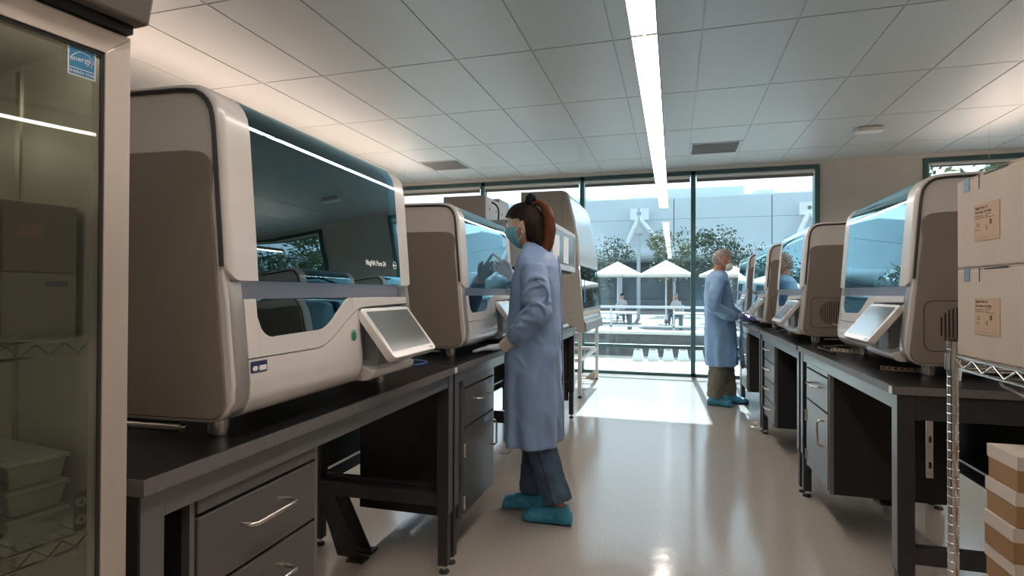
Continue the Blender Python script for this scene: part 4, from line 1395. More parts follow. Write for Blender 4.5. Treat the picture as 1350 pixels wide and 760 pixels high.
def head_patch(T, keep, scale, name, material, parent, thick, feats=False, grow=None):
    """sheet lying over the head where keep(direction) is true"""
    nu, nv = 120, 88
    idx = {}
    m = MB()
    vs_, fs_ = [], []
    dirs = {}
    for j in range(1, nv):
        ph = -pi/2+pi*j/nv
        for k in range(nu):
            th = 2*pi*k/nu
            dirs[(j, k)] = (cos(ph)*cos(th), cos(ph)*sin(th), sin(ph))
    def vid(key):
        if key not in idx:
            d = dirs[key]
            p = head_dir(d, feats)*(scale if not grow else grow(d))
            idx[key] = len(vs_)
            vs_.append(p)
        return idx[key]
    for j in range(1, nv-1):
        for k in range(nu):
            q = [(j, k), (j, (k+1) % nu), (j+1, (k+1) % nu), (j+1, k)]
            if all(keep(dirs[t]) for t in q):
                fs_.append(tuple(vid(t) for t in q))
    kt = (nv-1)
    if all(keep(dirs[(kt, k)]) for k in range(nu)):
        fs_.append(tuple(vid((kt, k)) for k in range(nu)))
    m.add(vs_, fs_, T)
    return m.build(name, material, parent, smooth=70, solid=thick)

def glove_geo(T, curls, spread=.0, thumb=(0, 0), mirror=1):
    """hand along +x, palm facing -z, thumb on +y; curls = bend in degrees of index..little"""
    m = MB()
    S = Matrix.Diagonal((1, mirror, 1, 1))
    TT = T @ S
    U, V = (0, 1, 0), (0, 0, 1)
    m.loft([((-.045, 0, .002), U, V, .027, .020), ((-.015, 0, .001), U, V, .026, .019), ((.01, .001, 0), U, V, .032, .017), ((.045, .001, 0), U, V, .041, .0155), ((.075, 0, 0), U, V, .042, .0135), ((.096, 0, -.001), U, V, .038, .010)], 18, 2.6, TT)
    ys = [.030, .010, -.011, -.030]
    L = [.074, .082, .076, .058]
    for i in range(4):
        base = Vector((.086 if i in (1, 2) else .080, ys[i], 0))
        ang = 0
        pts = [base-Vector((.012, 0, 0)), base]
        p = base
        fan = radians([5, 1, -3, -8][i])*(1+spread)
        for q, seg in enumerate((.46, .30, .24)):
            ang += radians(curls[i])*(.7, 1.0, .8)[q]
            dv = Vector((cos(ang)*cos(fan), cos(ang)*sin(fan), -sin(ang)))
            p = p+dv*L[i]*seg
            pts.append(p)
        m.tube(pts, [.0098, .0095, .0088, .0080, .0062], 10, T=TT)
        m.sphere(pts[-1], .0062, 8, 6, TT)
    tb = [Vector((.012, .022, -.004)), Vector((.034, .043, -.008)), Vector((.058+thumb[0], .058+thumb[1], -.014)), Vector((.080+thumb[0]*1.6, .064+thumb[1]*2, -.018))]
    m.tube(tb, [.0135, .0118, .0098, .0072], 10, T=TT)
    m.sphere(tb[-1], .0072, 8, 6, TT)
    return m

def limb(m, pts, rads, segs=16, flat=1.0):
    m.tube(pts, rads, segs)
def torso_rings(spec, folds=0):
    out = []
    for z, cx, rx, ry in spec:
        out.append(((cx, 0, z), (1, 0, 0), (0, 1, 0), rx, ry))
    return out
def gown_geo(spec, fold_from=.9, amp=.012, nf=9, segs=72, power=2.4, seed=0):
    m = MB()
    vs_ = []
    for (z, cx, rx, ry) in spec:
        f = max(0, (fold_from-z)/fold_from)
        for k in range(segs):
            th = 2*pi*k/segs
            w = 1+f*amp/.15*(sin(nf*th+seed)+.5*sin((nf+4)*th+1.3+seed))*.5
            cu = abs(cos(th))**(2/power)*(1 if cos(th) >= 0 else -1)
            sv = abs(sin(th))**(2/power)*(1 if sin(th) >= 0 else -1)
            vs_.append((cx+rx*cu*w, ry*sv*w, z))
    fs_ = []
    n = len(spec)
    for i in range(n-1):
        for k in range(segs):
            fs_.append((i*segs+k, i*segs+(k+1) % segs, (i+1)*segs+(k+1) % segs, (i+1)*segs+k))
    fs_.append(tuple(range(segs))[::-1])
    fs_.append(tuple(range((n-1)*segs, n*segs)))
    return m.add(vs_, fs_)
def add_folds(m, spec, seed, n=16, sign=1, zr=(.45, 1.25)):
    """soft creases pressed out of the gown surface"""
    rnd = random.Random(seed)
    def surf(th, z):
        for (za, ca, xa, ya), (zb, cb, xb, yb) in zip(spec[:-1], spec[1:]):
            if zb <= z <= za:
                t = (za-z)/(za-zb)
                return Vector((ca+(cb-ca)*t+(xa+(xb-xa)*t)*cos(th)*.985, (ya+(yb-ya)*t)*sin(th)*.985, z))
        return Vector((spec[-1][1]+spec[-1][2]*cos(th), spec[-1][3]*sin(th), spec[-1][0]))
    for i in range(n):
        th = sign*rnd.uniform(.15, pi-.15)
        z = rnd.uniform(*zr)
        L = rnd.uniform(.12, .34)
        drift = rnd.uniform(-1.6, 1.6) if z > .85 else rnd.uniform(-.5, .5)
        r = rnd.uniform(.006, .012)
        pts, rr = [], []
        for k in range(9):
            t = k/8
            zz = max(.44, z-L*t*(1 if abs(drift) < 1 else .55))
            p = surf(th+sign*drift*L*t*2.2+.06*sin(5*t+i), zz)
            pts.append(p)
            rr.append(max(.003, r*sin(pi*(.08+.84*t))))
        m.tube(pts, rr, 8)
def shoe_cover(parent, heel, toe, ankle_h=.085):
    """baggy elastic overshoe from heel to toe (2D points on the floor)"""
    h, t = Vector((*heel, 0)), Vector((*toe, 0))
    d = (t-h)
    L = d.length
    d.normalize()
    w = Vector((-d.y, d.x, 0))
    m = MB()
    up = Vector((0, 0, 1))
    prof = [(-.010, .032, .030, .036), (.02, .040, .043, .052), (.07, .040, .052, .056), (.12, .042, .048, .050), (.17, .048, .038, .040), (.22, .050, .031, .033), (L-.02, .042, .026, .028), (L, .022, .018, .020)]
    rings = []
    for x, rw, rh, zc in prof:
        rings.append((h+d*x+up*max(rh, .012), w, up, rw, rh))
    m.loft(rings, 20, 2.6)
    m.loft([(h+d*.065+up*.05, d, w, .062, .042), (h+d*.06+up*.085, d, w, .055, .043), (h+d*.055+up*.098, d, w, .050, .041)], 20)
    o = m.build('shoe_cover', M_COVER, parent, smooth=60)
    return finish(o, .006, 3, .008, .03)

# ------------------------------------------------------------------ the woman at the left bench
W = empty('person', (-.70, 2.93, 0), pi)
tag(W, 'person with auburn ponytail in long blue-grey gown and teal mask, pointing at an instrument', 'person')
TH = Matrix.Translation((.085, 0, 1.572)) @ Matrix.Rotation(radians(10), 4, 'Y') @ Matrix.Rotation(radians(4), 4, 'Z')
body = MB()
head_geo(body, TH)
body.loft([((.050, 0, 1.53), (1, 0, 0), (0, 1, 0), .050, .050), ((.035, 0, 1.46), (1, 0, 0), (0, 1, 0), .048, .050), ((.020, 0, 1.41), (1, 0, 0), (0, 1, 0), .058, .075), ((.010, 0, 1.36), (1, 0, 0), (0, 1, 0), .080, .140), ((.010, 0, 1.25), (1, 0, 0), (0, 1, 0), .095, .150), ((.015, 0, 1.10), (1, 0, 0), (0, 1, 0), .090, .130), ((.02, 0, .95), (1, 0, 0), (0, 1, 0), .100, .155), ((.02, 0, .82), (1, 0, 0), (0, 1, 0), .105, .165)], 24)
armL = [(-.005, .160, 1.335), (-.040, .215, 1.225), (-.058, .245, 1.105), (.035, .215, 1.020), (.118, .165, .948)]
armR = [(.000, -.150, 1.335), (.050, -.205, 1.230), (.085, -.220, 1.120), (.145, -.200, 1.205), (.195, -.178, 1.290)]
for a in (armL, armR):
    limb(body, a, [.045, .042, .038, .032, .024])
legL = [(.02, .085, .86), (.005, .070, .60), (-.025, .055, .40), (-.085, .050, .20), (-.122, .050, .09), (-.125, .050, .05)]
legR = [(.02, -.085, .86), (.025, -.090, .60), (.035, -.092, .40), (.055, -.094, .20), (.062, -.095, .09), (.062, -.095, .05)]
for a in (legL, legR):
    limb(body, a, [.080, .070, .052, .045, .034, .034])
finish(body.build('body', M_SKIN_W, W), .0075, 3)
for s in (-1, 1):
    e = MB().sphere((.0795, s*.0305, .012), .0125, 12, 10, TH).build('eye', M_EYE, W, smooth=60)
    MB().sphere((.0895, s*.0315, .011), (.004, .006, .006), 10, 8, TH).build('iris', M_IRIS, e, smooth=60)
    MB().tube([TH @ Vector((.090, s*.012, .038)), TH @ Vector((.088, s*.030, .043)), TH @ Vector((.074, s*.050, .036))], [.0028, .0034, .0018], 6).build('eyebrow', M_HAIR_W, W)
# gown: torso and sleeves fused into one cloth
spec = [(1.478, .034, .052, .054), (1.455, .028, .062, .066), (1.425, .016, .084, .112), (1.392, .006, .100, .158), (1.350, .002, .114, .188), (1.28, .008, .124, .200), (1.18, .018, .132, .192), (1.05, .024, .138, .188), (.93, .028, .142, .196), (.80, .028, .148, .206), (.65, .026, .150, .212), (.50, .024, .150, .216), (.43, .024, .150, .218), (.415, .024, .149, .217)]
g = gown_geo(spec, amp=.026, nf=8)
limb(g, armL[:4]+[(.085, .185, .976)], [.070, .070, .066, .056, .046], 20)
limb(g, armR, [.070, .068, .064, .054, .042], 20)
g.sphere((-.058, .245, 1.105), .068)
for (cx_, cy_, cz_, rr_) in ((-.048, .232, 1.165, .074), (-.030, .240, 1.078, .071), (.010, .226, 1.045, .066), (-.03, .20, 1.25, .075)):
    g.sphere((cx_, cy_, cz_), (rr_, rr_, rr_*.42))
add_folds(g, spec, 4, 22, 1)
add_folds(g, spec, 9, 8, -1)
for i in range(7):      # crumpled sleeve
    a = armL[1+i % 2]; b = armL[2+i % 2]
    c = Vector(a).lerp(Vector(b), (.15+.13*i) % .6)
    q = [c+Vector((.068*cos(t_), .030*sin(t_*.7), .068*sin(t_)-.02*cos(t_*1.0))) for t_ in [(-1.2+.45*k_+.5*i) for k_ in range(6)]]
    g.tube([v_+Vector((0, .035, 0)) for v_ in q], [.004, .008, .010, .010, .007, .003], 8)
go = finish(g.build('gown', M_GOWN_W, W), .0065, 2, .020, .13)
cu = MB().tube([armL[3], (.080, .188, .979), (.122, .163, .948), (.150, .150, .930)], [.030, .0385, .037, .034], 18)
cu.build('cuff', M_CUFF, W, smooth=60)
MB().tube([(.165, -.190, 1.240), (.195, -.178, 1.290), (.205, -.175, 1.306)], [.036, .034, .032], 16).build('cuff', M_CUFF, W, smooth=60)
MB().tube([(-.105, .0, 1.41), (-.118, 0, 1.30), (-.126, 0, 1.15), (-.130, 0, .95), (-.136, 0, .70), (-.138, 0, .44)], .004, 6).build('back_seam', M_GOWN_W, W)
# jeans, two legs meeting under the gown
j = MB()
limb(j, [(.02, .085, .90), (.006, .072, .62), (-.022, .056, .42), (-.075, .051, .24), (-.112, .050, .135), (-.116, .050, .120)], [.105, .095, .080, .076, .078, .078], 22)
limb(j, [(.02, -.085, .90), (.024, -.090, .62), (.032, -.092, .42), (.048, -.094, .24), (.056, -.095, .120), (.056, -.095, .105)], [.105, .092, .078, .072, .073, .073], 22)
finish(j.build('jeans', M_JEANS, W), .007, 4, .012, .06)
MB().tube([(.006, .165, .60), (-.022, .137, .42), (-.075, .128, .24), (-.112, .129, .13)], .0026, 6).build('jeans_seam', M_SEAM, W)
shoe_cover(W, (-.185, .052), (.075, .052))
shoe_cover(W, (-.005, -.095), (.225, -.085))
# hands in gloves
TL = Matrix.Translation((.162, .142, .930)) @ Matrix.Rotation(radians(9), 4, 'Y') @ Matrix.Rotation(radians(-2), 4, 'Z')
finish(glove_geo(TL, [4, 3, 4, 6], .4, (0, .006), -1).build('glove', M_GLOVE_W, W), .0032, 3)
TR = Matrix.Translation((.212, -.172, 1.318)) @ Matrix.Rotation(radians(-38), 4, 'Y') @ Matrix.Rotation(radians(75), 4, 'X')
finish(glove_geo(TR, [6, 62, 66, 68], .2, (-.004, -.006), 1).build('glove', M_GLOVE_W, W), .0032, 3)
# hair cap, nape hair, ponytail, scrunchie
def hairline(d):
    x, y, z = d
    if x > .1: return z > .40+.30*max(0, x-.5)-.25*max(0, abs(y)-.6)
    if x > -.12: return z > .16 if abs(y) > .6 else True
    return z > -.72
head_patch(TH, hairline, 1.09, 'hair', M_HAIR_W, W, .010, grow=lambda d: 1.085+.05*max(0, -d[0]))
nh = MB()
nh.loft([(TH @ Vector((-.045, 0, .06)), (1, 0, 0), (0, 1, 0), .062, .072), (TH @ Vector((-.050, 0, -.01)), (1, 0, 0), (0, 1, 0), .060, .074), (TH @ Vector((-.056, 0, -.07)), (1, 0, 0), (0, 1, 0), .060, .070), (TH @ Vector((-.060, 0, -.125)), (1, 0, 0), (0, 1, 0), .048, .058), (TH @ Vector((-.062, 0, -.16)), (1, 0, 0), (0, 1, 0), .024, .036)], 20)
finish(nh.build('nape_hair', M_HAIR_W, W), .007, 3, .006, .02)
pt = [(.040, .0, 1.690), (.000, .004, 1.700), (-.036, .008, 1.672), (-.056, .010, 1.612), (-.060, .012, 1.540), (-.050, .014, 1.470), (-.030, .016, 1.415), (-.016, .016, 1.380)]
pm = MB()
rs_ = random.Random(2)
for q in range(13):
    a_ = 2*pi*q/12
    k_ = 0 if q == 12 else 1
    sp_ = [.3, .55, .75, .95, 1.05, 1.1, 1.1, 1.0]
    ln_ = 1.0 if q % 3 else .985
    pm.tube([(x+.020*k_*cos(a_)*sp_[i], y+.020*k_*sin(a_)*sp_[i]+rs_.uniform(-.002, .002), 1.70-(1.70-z)*ln_+(rs_.uniform(-.008, .02) if i == 7 else 0)) for i, (x, y, z) in enumerate(pt)], [.012, .013, .014, .015, .015, .013, .009, .002], 8)
finish(pm.build('ponytail', M_HAIR_T, W), .0045, 1)
sc_ = MB()
for i in range(9):
    a = 2*pi*i/9
    sc_.sphere((.046+.013*cos(a)*.6, .026*cos(a), 1.704+.028*sin(a)), .020, 10, 8)
finish(sc_.build('scrunchie', mat('black_scrunchie', (.006, .008, .014), .85, spec=.1), W), .005, 2)
# mask with ear loops, earring
head_patch(TH, lambda d: d[0] > .30 and -.90 < d[2] < -.02+.05*d[0], 1.10, 'face_mask', M_MASK_W, W, .003, grow=lambda d: 1.07+.085*max(0, d[0])**5*math.exp(-((d[2]+.30)/.32)**2))
for s in (-1, 1):
    MB().tube([TH @ Vector((.036, s*.075, -.025)), TH @ Vector((.012, s*.084, -.006)), TH @ Vector((-.010, s*.087, .014)), TH @ Vector((-.018, s*.084, .004))], .0013, 5).build('ear_loop', M_PAPER, W)
    MB().tube([TH @ Vector((.036, s*.060, -.080)), TH @ Vector((.010, s*.075, -.058)), TH @ Vector((-.014, s*.084, -.040)), TH @ Vector((-.018, s*.084, .004))], .0013, 5).build('ear_loop', M_PAPER, W)
    MB().sphere((.000, s*.087, -.040), .005, 10, 8, TH).build('earring', mat('pearl', (.8, .76, .7), .2), W, smooth=60)

# ------------------------------------------------------------------ the man at the right bench
P = empty('person', (.52, 6.50, 0), 0)
tag(P, 'person with short grey hair in blue gown, white respirator and purple gloves by the windows', 'person')
TM = Matrix.Translation((-.010, -.005, 1.572)) @ Matrix.Rotation(radians(-22), 4, 'Z') @ Matrix.Rotation(radians(16), 4, 'Y')
body = MB()
head_geo(body, TM)
body.loft([((-.035, 0, 1.53), (1, 0, 0), (0, 1, 0), .058, .056), ((-.045, 0, 1.46), (1, 0, 0), (0, 1, 0), .058, .060), ((-.055, 0, 1.41), (1, 0, 0), (0, 1, 0), .070, .090), ((-.055, 0, 1.36), (1, 0, 0), (0, 1, 0), .095, .165), ((-.045, 0, 1.22), (1, 0, 0), (0, 1, 0), .115, .175), ((-.035, 0, 1.05), (1, 0, 0), (0, 1, 0), .120, .160), ((-.03, 0, .82), (1, 0, 0), (0, 1, 0), .115, .170)], 24)
aR = [(-.055, -.180, 1.350), (-.100, -.255, 1.215), (-.110, -.285, 1.075), (.005, -.255, 1.000), (.100, -.170, .962)]
aL = [(-.050, .175, 1.350), (.005, .230, 1.220), (.040, .235, 1.090), (.120, .185, 1.020), (.195, .120, .970)]
for a in (aR, aL):
    limb(body, a, [.050, .046, .041, .035, .027])
lR = [(-.03, -.09, .86), (-.05, -.09, .48), (-.085, -.085, .11), (-.085, -.085, .05)]
lL = [(-.03, .09, .86), (.02, .10, .48), (.065, .115, .11), (.065, .115, .05)]
for a in (lR, lL):
    limb(body, a, [.085, .062, .040, .040])
finish(body.build('body', M_SKIN_M, P), .0085, 3)
for s in (-1, 1):
    e = MB().sphere((.0795, s*.0305, .012), .0125, 12, 10, TM).build('eye', M_EYE, P, smooth=60)
    MB().sphere((.0895, s*.0315, .011), (.004, .006, .006), 10, 8, TM).build('iris', M_IRIS, e, smooth=60)
    MB().tube([TM @ Vector((.090, s*.012, .038)), TM @ Vector((.088, s*.030, .044)), TM @ Vector((.074, s*.050, .036))], [.003, .004, .002], 6).build('eyebrow', M_HAIR_M, P)
spec = [(1.455, -.045, .070, .072), (1.435, -.050, .085, .110), (1.395, -.058, .110, .180), (1.345, -.060, .128, .215), (1.25, -.056, .140, .215), (1.12, -.048, .148, .205), (.98, -.040, .155, .205), (.85, -.034, .160, .210), (.70, -.030, .164, .214), (.55, -.024, .168, .218), (.445, -.022, .170, .220), (.43, -.022, .168, .218)]
g = gown_geo(spec, amp=.032, nf=7, seed=1.0)
limb(g, aR, [.078, .080, .076, .066, .050], 20)
limb(g, aL, [.078, .078, .072, .060, .048], 20)
g.sphere((-.110, -.285, 1.075), .076)
add_folds(g, spec, 6, 20, -1)
add_folds(g, spec, 3, 6, 1)
finish(g.build('gown', M_GOWN_M, P), .0075, 2, .026, .15)
# loose front flap of the open gown
fl = MB()
vs_, fs_ = [], []
for i in range(9):
    z = .98-.56*i/8
    for k in range(5):
        t = k/4
        vs_.append((.150+.055*sin(pi*.5*i/8)*(1-t)+.010*sin(i*.9), -.16-.045*t*i/8-.02*sin(k*1.3+i*.4), z))
for i in range(8):
    for k in range(4):
        fs_.append((i*5+k, i*5+k+1, (i+1)*5+k+1, (i+1)*5+k))
fl.add(vs_, fs_).build('gown_flap', M_GOWN_M, P, smooth=70, solid=.004)
MB().tube([(.070, -.195, .975), (.103, -.167, .963), (.130, -.145, .959)], [.038, .0375, .036], 16).build('cuff', M_CUFF, P, smooth=60)
MB().tube([(.175, .135, .985), (.200, .117, .970), (.222, .105, .966)], [.038, .037, .036], 16).build('cuff', M_CUFF, P, smooth=60)
tr = MB()
limb(tr, [(-.03, -.09, .90), (-.045, -.09, .60), (-.065, -.088, .35), (-.085, -.085, .15), (-.088, -.085, .085)], [.115, .105, .095, .088, .086], 22)
limb(tr, [(-.03, .09, .90), (.005, .098, .60), (.035, .108, .35), (.060, .115, .15), (.063, .115, .085)], [.115, .105, .095, .088, .086], 22)
finish(tr.build('trousers', M_KHAKI, P), .008, 4, .020, .05)
shoe_cover(P, (-.155, -.075), (.080, -.150))
shoe_cover(P, (.010, .120), (.270, .085))
TR = Matrix.Translation((.160, -.125, .955)) @ Matrix.Rotation(radians(28), 4, 'Z') @ Matrix.Rotation(radians(8), 4, 'Y')
finish(glove_geo(TR, [14, 16, 18, 20], .2, (0, 0), 1).build('glove', M_GLOVE_M, P), .0036, 3)
TL = Matrix.Translation((.252, .090, .960)) @ Matrix.Rotation(radians(-30), 4, 'Z') @ Matrix.Rotation(radians(8), 4, 'Y')
finish(glove_geo(TL, [14, 16, 18, 20], .2, (0, 0), -1).build('glove', M_GLOVE_M, P), .0036, 3)
def hair_m(d):
    x, y, z = d
    if x > .1: return z > .52-.25*max(0, abs(y)-.5)
    if x > -.10: return z > .10 if abs(y) > .6 else True
    return z > -.42
head_patch(TM, hair_m, 1.06, 'hair', M_HAIR_M, P, .009, grow=lambda d: 1.055+.02*max(0, d[2]))
dm = MB()
vs_, fs_ = [], []
nr, ns = 8, 20
for i in range(nr+1):
    t = i/nr
    for k in range(ns):
        a = 2*pi*k/ns
        vs_.append(TM @ Vector((.070+.058*sqrt(max(0, 1-t*t)), .050*t*cos(a), -.050+.052*t*sin(a))))
for i in range(nr):
    for k in range(ns):
        fs_.append((i*ns+k, i*ns+(k+1) % ns, (i+1)*ns+(k+1) % ns, (i+1)*ns+k))
dm.add(vs_, fs_)
dm.build('respirator', M_MASK_M, P, smooth=70, solid=.003)
for s in (-1, 1):
    MB().tube([TM @ Vector((.070, s*.049, -.045)), TM @ Vector((.03, s*.076, -.02)), TM @ Vector((-.02, s*.084, .02)), TM @ Vector((-.10, s*.05, .05))], .0018, 5).build('strap', M_PAPER, P)
MB().tube([(-.012+.016*i-.05, -.236, 1.10) for i in range(2)], .004, 5).build('snap', M_STEEL, P)
# ================================================================== OUTSIDE
M_PAVER = mat('pale_paver', (0.50, 0.46, 0.40), 0.8, noise=.08, nscale=12)
M_GROUND = mat('plaza_ground', (0.13, 0.125, 0.12), 0.85, noise=.1, nscale=2)
M_WALLD = mat('garden_wall_dark', (0.10, 0.095, 0.095), 0.8, noise=.25, nscale=7)
M_CAP = mat('wall_cap_pale', (0.62, 0.60, 0.56), 0.7)
M_FAC = mat('facade_panel', (0.44, 0.50, 0.53), 0.7, noise=.03, nscale=1)
M_FACD = mat('facade_dark', (0.10, 0.125, 0.14), 0.6)
M_STRUT = mat('white_strut', (0.62, 0.64, 0.65), 0.5)
M_LEAF = mat('tree_leaf', (0.035, 0.060, 0.030), 0.7, noise=.5, nscale=4)
M_LEAF2 = mat('tree_leaf_olive', (0.10, 0.12, 0.045), 0.7, noise=.5, nscale=4)
M_TRUNK = mat('tree_bark', (0.08, 0.06, 0.045), 0.9)
M_CANVAS = mat('parasol_canvas', (0.58, 0.53, 0.47), 0.7)
pat = struct(MB().box(-14, 14, WY1+.17, 12.2, -.10, -.022).build('ground_patio', M_GROUND))
pv = MB().box(-.298, .298, -.298, .298, 0, .016).mesh('paver')
pv.materials.append(M_PAVER)
for i in range(-10, 9):
    for k in range(5):
        inst(pv, 'paver', (i*.6+.2, WY1+.50+k*.6, -.0215), 0, pat)
struct(MB().box(-90, 90, 12.201, 120, -.30, -.12).build('ground_plaza', M_GROUND))
gw = empty('garden_wall', (0, 11.0, -.022))
tag(gw, 'low dark garden wall with a pale cap beyond the patio', 'wall')
MB().box(-9, 9, 0, .35, 0, .44).build('wall_face', M_WALLD, gw)
for i in range(12):
    MB().box(-9+i*1.5+.004, -9+(i+1)*1.5-.004, -.03, .38, .441, .495).build('cap_stone', M_CAP, gw, bevel=.004)
# tapered planters standing on the pavers
for i in range(6):
    x = -.62+i*.262
    p = empty('planter', (x, 10.34+i*.078, -.005))
    tag(p, 'tapered pale planter on the patio, number %s from the left in the row' % ['one', 'two', 'three', 'four', 'five', 'six'][i], 'planter', 'tapered planters on the patio')
    pot = MB()
    pot.taper(-.105, .105, -.105, .105, 0, .185, .035, .035)
    pot.build('pot', M_CAP, p, bevel=.006)
    MB().box(-.06, .06, -.06, .06, .186, .20).build('soil', mat('soil_brown', (.16, .11, .07), .9), p)
    MB().lathe([(.012, .20), (.015, .222), (.004, .24)], segs=8).build('sprout', M_LEAF2, p)
# railing and picnic tables
rl = empty('railing', (0, 14.0, -.12))
tag(rl, 'pale railing across the plaza behind the garden wall', 'railing')
MB().box(-12, 12, -.03, .03, .96, 1.02).build('top_rail', M_STRUT, rl)
MB().box(-12, 12, -.02, .02, .50, .54).build('mid_rail', M_STRUT, rl)
for i in range(17):
    MB().box(-12+i*1.5-.02, -12+i*1.5+.02, -.02, .02, 0, .96).build('rail_post', M_STRUT, rl)
for i, x in enumerate((-2.0, .9)):
    t = empty('plaza_table', (x, 17.5, -.12))
    tag(t, ['pale plaza table beyond the railing, left of the tall mast', 'pale plaza table beyond the railing, near the window mullion'][i], 'table', 'tables on the plaza')
    MB().box(-.9, .9, -.4, .4, .70, .75).build('tabletop', M_CAP, t)
    for s in (-1, 1):
        MB().box(s*.7-.05, s*.7+.05, -.3, .3, 0, .70).build('trestle', M_FACD, t)
def parasol(x, y, r, z0, z1, label, rot=0):
    p = empty('parasol', (x, y, -.12), rot)
    tag(p, label, 'parasol', 'pale parasols on the plaza')
    z0, z1 = z0+.12, z1+.12
    MB().cyl((0, 0, 0), (0, 0, z1-.03), .035, 10).build('pole', M_STRUT, p, smooth=40)
    MB().lathe([(.32, 0), (.32, .05), (.08, .10), (.05, .25)], segs=16).build('base', M_FACD, p, smooth=40)
    for k in range(8):
        a0, a1 = 2*pi*k/8, 2*pi*(k+1)/8
        m = MB()
        ap = (0, 0, z1)
        p0 = (r*cos(a0), r*sin(a0), z0)
        p1 = (r*cos(a1), r*sin(a1), z0)
        pm_ = ((p0[0]+p1[0])/2*.97, (p0[1]+p1[1])/2*.97, z0+.02)
        q0 = (p0[0], p0[1], z0-.10)
        q1 = (p1[0], p1[1], z0-.10)
        m.add([ap, p0, pm_, p1, q0, q1], [(0, 1, 2), (0, 2, 3), (1, 4, 2), (2, 4, 5), (2, 5, 3)])
        m.build('canopy_panel', M_CANVAS, p, solid=.01)
        MB().cyl((.03, 0, z1-.06), (r*.97, 0, z0-.01), .012, 5).build('rib', M_STRUT, p).rotation_euler = (0, 0, a0)
parasol(-.31, 24.0, 1.12, 1.98, 2.58, 'pale parasol in the middle of the plaza, right of the tall mast')
parasol(-2.56, 26.8, 1.24, 2.08, 2.70, 'pale parasol left of the tall mast, beyond the hood', .3)
parasol(2.10, 24.5, 1.12, 1.98, 2.45, 'pale parasol on the plaza behind the man in the gown', .2)
ms = empty('mast', (-1.78, 30, -.12))
tag(ms, 'tall thin grey mast standing behind the parasols', 'mast')
MB().cyl((0, 0, 0), (0, 0, 4.6), .10, 10).build('lower_pole', mat('mast_grey', (.30, .33, .35), .5), ms, smooth=40)
MB().cyl((0, 0, 4.6), (0, 0, 5.8), .05, 10).build('upper_pole', MATS['mast_grey'], ms, smooth=40)
MB().box(-.22, .22, -.22, .22, 4.45, 4.75).build('collar', MATS['mast_grey'], ms)
# the big building
bl = empty('building', (0, 45, -.12))
tag(bl, 'large pale blue industrial building with white diagonal braces', 'building')
for i in range(-5, 6):
    for z0, z1 in ((5.0, 7.1), (7.12, 8.75)):
        MB().box(i*7+.03, i*7+6.97, 0, .4, z0, z1).build('facade_panel', M_FAC, bl)
MB().box(-36, 43, .4, 14, 4.2, 8.9).build('core', M_FAC, bl)
sf = [(-.2, 5.0), (-.55, 4.9), (-.8, 4.5), (-.75, 4.05), (-.4, 3.8), (.5, 3.75), (.5, 5.0)]
MB().prism([(a, b) for a, b in sf], -36, 43, 'x').build('rounded_soffit', mat('soffit_blue', (.40, .46, .49), .5), bl, smooth=50)
MB().box(-36, 43, 1.5, 2.0, 0, 4.2).build('ground_floor_wall', M_FACD, bl)
for i in range(-6, 7):
    MB().box(i*4.2-.15, i*4.2+.15, 1.2, 1.5, 0, 4.2).build('column', M_FAC, bl)
    MB().box(i*4.2+.4, i*4.2+3.8, 1.42, 1.50, .9, 3.4).build('window', mat('far_window', (.06, .09, .11), .15), bl)
def brace(x):
    MB().box(x-.55, x+.85, -1.0, -.85, 7.0, 7.9).build('brace_plate', M_STRUT, bl)
    MB().cyl((x+.1, -.98, 7.5), (x+.1, -1.05, 7.5), .14, 12).build('brace_bolt', M_FACD, bl)
    for dx in (-1.35, 2.4):
        MB().tube([(x+.1, -.9, 7.2), (x+.1+dx, -1.1, 4.1)], .19, 8).build('brace_strut', M_STRUT, bl)
brace(-2.7)
brace(9.2)
brace(-14.5)
for (x0, x1, z1) in ((-3.6, -1.4, 9.4), (-1.0, 5.4, 10.0), (6.2, 7.6, 9.6), (-9, -7, 9.5), (10.5, 13, 9.7)):
    MB().box(x0, x1, 3, 8, 8.9, z1).build('roof_unit', M_FAC, bl)
# trees
def tree(x, y, h, w, m, label, seed, n=2200, palm=False):
    rnd = random.Random(seed)
    t = empty('tree', (x, y, -.12))
    tag(t, label, 'tree', 'trees outside the windows')
    tr = MB().tube([(0, 0, 0), (.05, .03, h*.35), (-.04, .02, h*.65)], [.14, .10, .05], 8)
    for k in range(5):
        a = rnd.uniform(0, 2*pi)
        tr.tube([(0, 0, h*(.3+.06*k)), (w*.25*cos(a), w*.25*sin(a), h*(.5+.06*k)), (w*.4*cos(a), w*.4*sin(a), h*(.62+.06*k))], [.05, .03, .015], 5)
    tr.build('trunk', M_TRUNK, t)
    lf = MB()
    clumps = [(rnd.uniform(-.34, .34)*w, rnd.uniform(-.34, .34)*w, h*rnd.uniform(.45, .92), rnd.uniform(.16, .30)*w) for _ in range(9)]
    for _ in range(n):
        c = rnd.choice(clumps)
        d = Vector((rnd.gauss(0, 1), rnd.gauss(0, 1), rnd.gauss(0, .8))).normalized()*c[3]*rnd.uniform(.5, 1.05)
        p = Vector(c[:3])+d
        s = rnd.uniform(.035, .085)
        u = Vector((rnd.gauss(0, 1), rnd.gauss(0, 1), rnd.gauss(0, 1))).normalized()
        v = u.cross(Vector((rnd.gauss(0, 1), rnd.gauss(0, 1), rnd.gauss(0, 1)))).normalized()
        lf.add([p-u*s*1.6, p-v*s*.6, p+u*s*1.6, p+v*s*.6], [(0, 1, 2, 3)])
    o = lf.build('foliage', m, t)
    o['kind'] = 'stuff'
tree(-4.3, 33, 4.2, 4.2, M_LEAF, 'dark round tree left of the tall mast beyond the plaza', 3)
tree(-.2, 36, 5.2, 3.2, M_LEAF2, 'olive tree behind the middle parasol', 5)
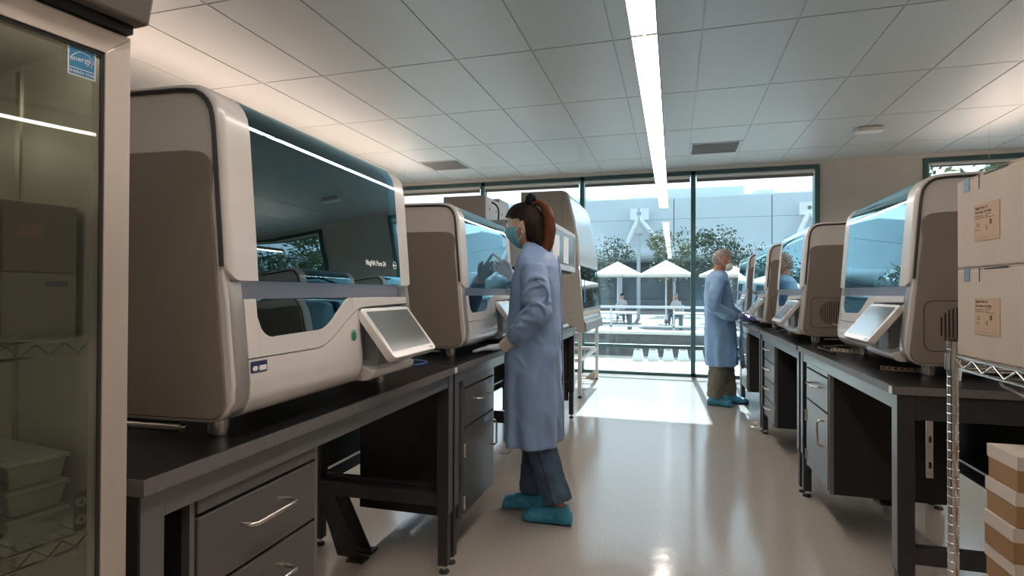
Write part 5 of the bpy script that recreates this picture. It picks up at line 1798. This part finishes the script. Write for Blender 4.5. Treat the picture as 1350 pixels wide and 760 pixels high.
tree(2.3, 30, 4.4, 3.4, M_LEAF, 'dark tree behind the window mullion, left of the man', 8)
tree(5.6, 35, 4.0, 3.8, M_LEAF, 'dark tree behind the man in the gown', 9)
tree(-9.2, 29, 4.8, 4.5, M_LEAF, 'dark tree at the left, beyond the hood', 12)
tree(5.2, 13.2, 4.6, 3.4, M_LEAF2, 'leafy olive tree close outside the separate right window', 15, 3000)
tree(9.6, 16.5, 5.0, 3.8, M_LEAF, 'dark leafy tree farther out beyond the separate right window', 21, 3000)
# two people sitting under the parasols
M_CL1 = mat('pale_shirt', (.38, .36, .36), .8)
M_CL2 = mat('dark_shirt', (.08, .09, .12), .8)
def sitter(x, y, rz, shirt, hair, label):
    q = empty('person', (x, y, -.12), rz)
    tag(q, label, 'person')
    b = MB()
    b.sphere((.03, 0, 1.20), (.095, .075, .115), 14, 12)
    limb(b, [(0, 0, 1.12), (0, 0, 1.02), (-.02, 0, .75), (-.03, 0, .46)], [.045, .09, .13, .13])
    for s in (-1, 1):
        limb(b, [(0, s*.14, .98), (.03, s*.20, .78), (.22, s*.14, .70), (.30, s*.10, .70)], [.05, .045, .035, .03])
        limb(b, [(-.03, s*.09, .48), (.36, s*.10, .48), (.38, s*.10, .26), (.40, s*.10, .05)], [.085, .065, .05, .04])
        b.sphere((.45, s*.10, .04), (.10, .04, .035), 10, 8)
    finish(b.build('body', M_SKIN_M, q), .018, 2)
    sh = MB()
    limb(sh, [(0, 0, 1.05), (-.01, 0, .98), (-.02, 0, .75), (-.03, 0, .48)], [.07, .13, .15, .15])
    for s in (-1, 1):
        limb(sh, [(0, s*.13, 1.0), (.03, s*.20, .80)], [.065, .06])
    finish(sh.build('shirt', shirt, q), .018, 2)
    tr_ = MB()
    for s in (-1, 1):
        limb(tr_, [(-.05, s*.09, .48), (.36, s*.10, .48), (.38, s*.10, .26), (.40, s*.10, .10)], [.10, .08, .065, .055])
    finish(tr_.build('trousers', M_CL2, q), .018, 2)
    MB().sphere((.015, 0, 1.235), (.105, .085, .10), 14, 12).build('hair', hair, q, smooth=60)
    ch = empty('plaza_chair', (x, y, -.12), rz)
    tag(ch, 'chair under ' + label, 'chair', 'chairs on the plaza')
    MB().box(-.22, .2, -.21, .21, .30, .335).build('seat', M_STRUT, ch)
    MB().box(-.24, -.205, -.21, .21, .336, .85).build('backrest', M_STRUT, ch)
    for a in (-.2, .17):
        for s in (-.18, .18):
            MB().cyl((a, s, 0), (a, s, .299), .015, 6).build('leg', M_STRUT, ch)
sitter(-2.25, 25.6, radians(-60), M_CL1, M_HAIR_W, 'person in a pale shirt sitting under the left parasol')
sitter(.10, 23.4, radians(-120), M_CL1, M_HAIR_M, 'person in a pale shirt sitting under the middle parasol')
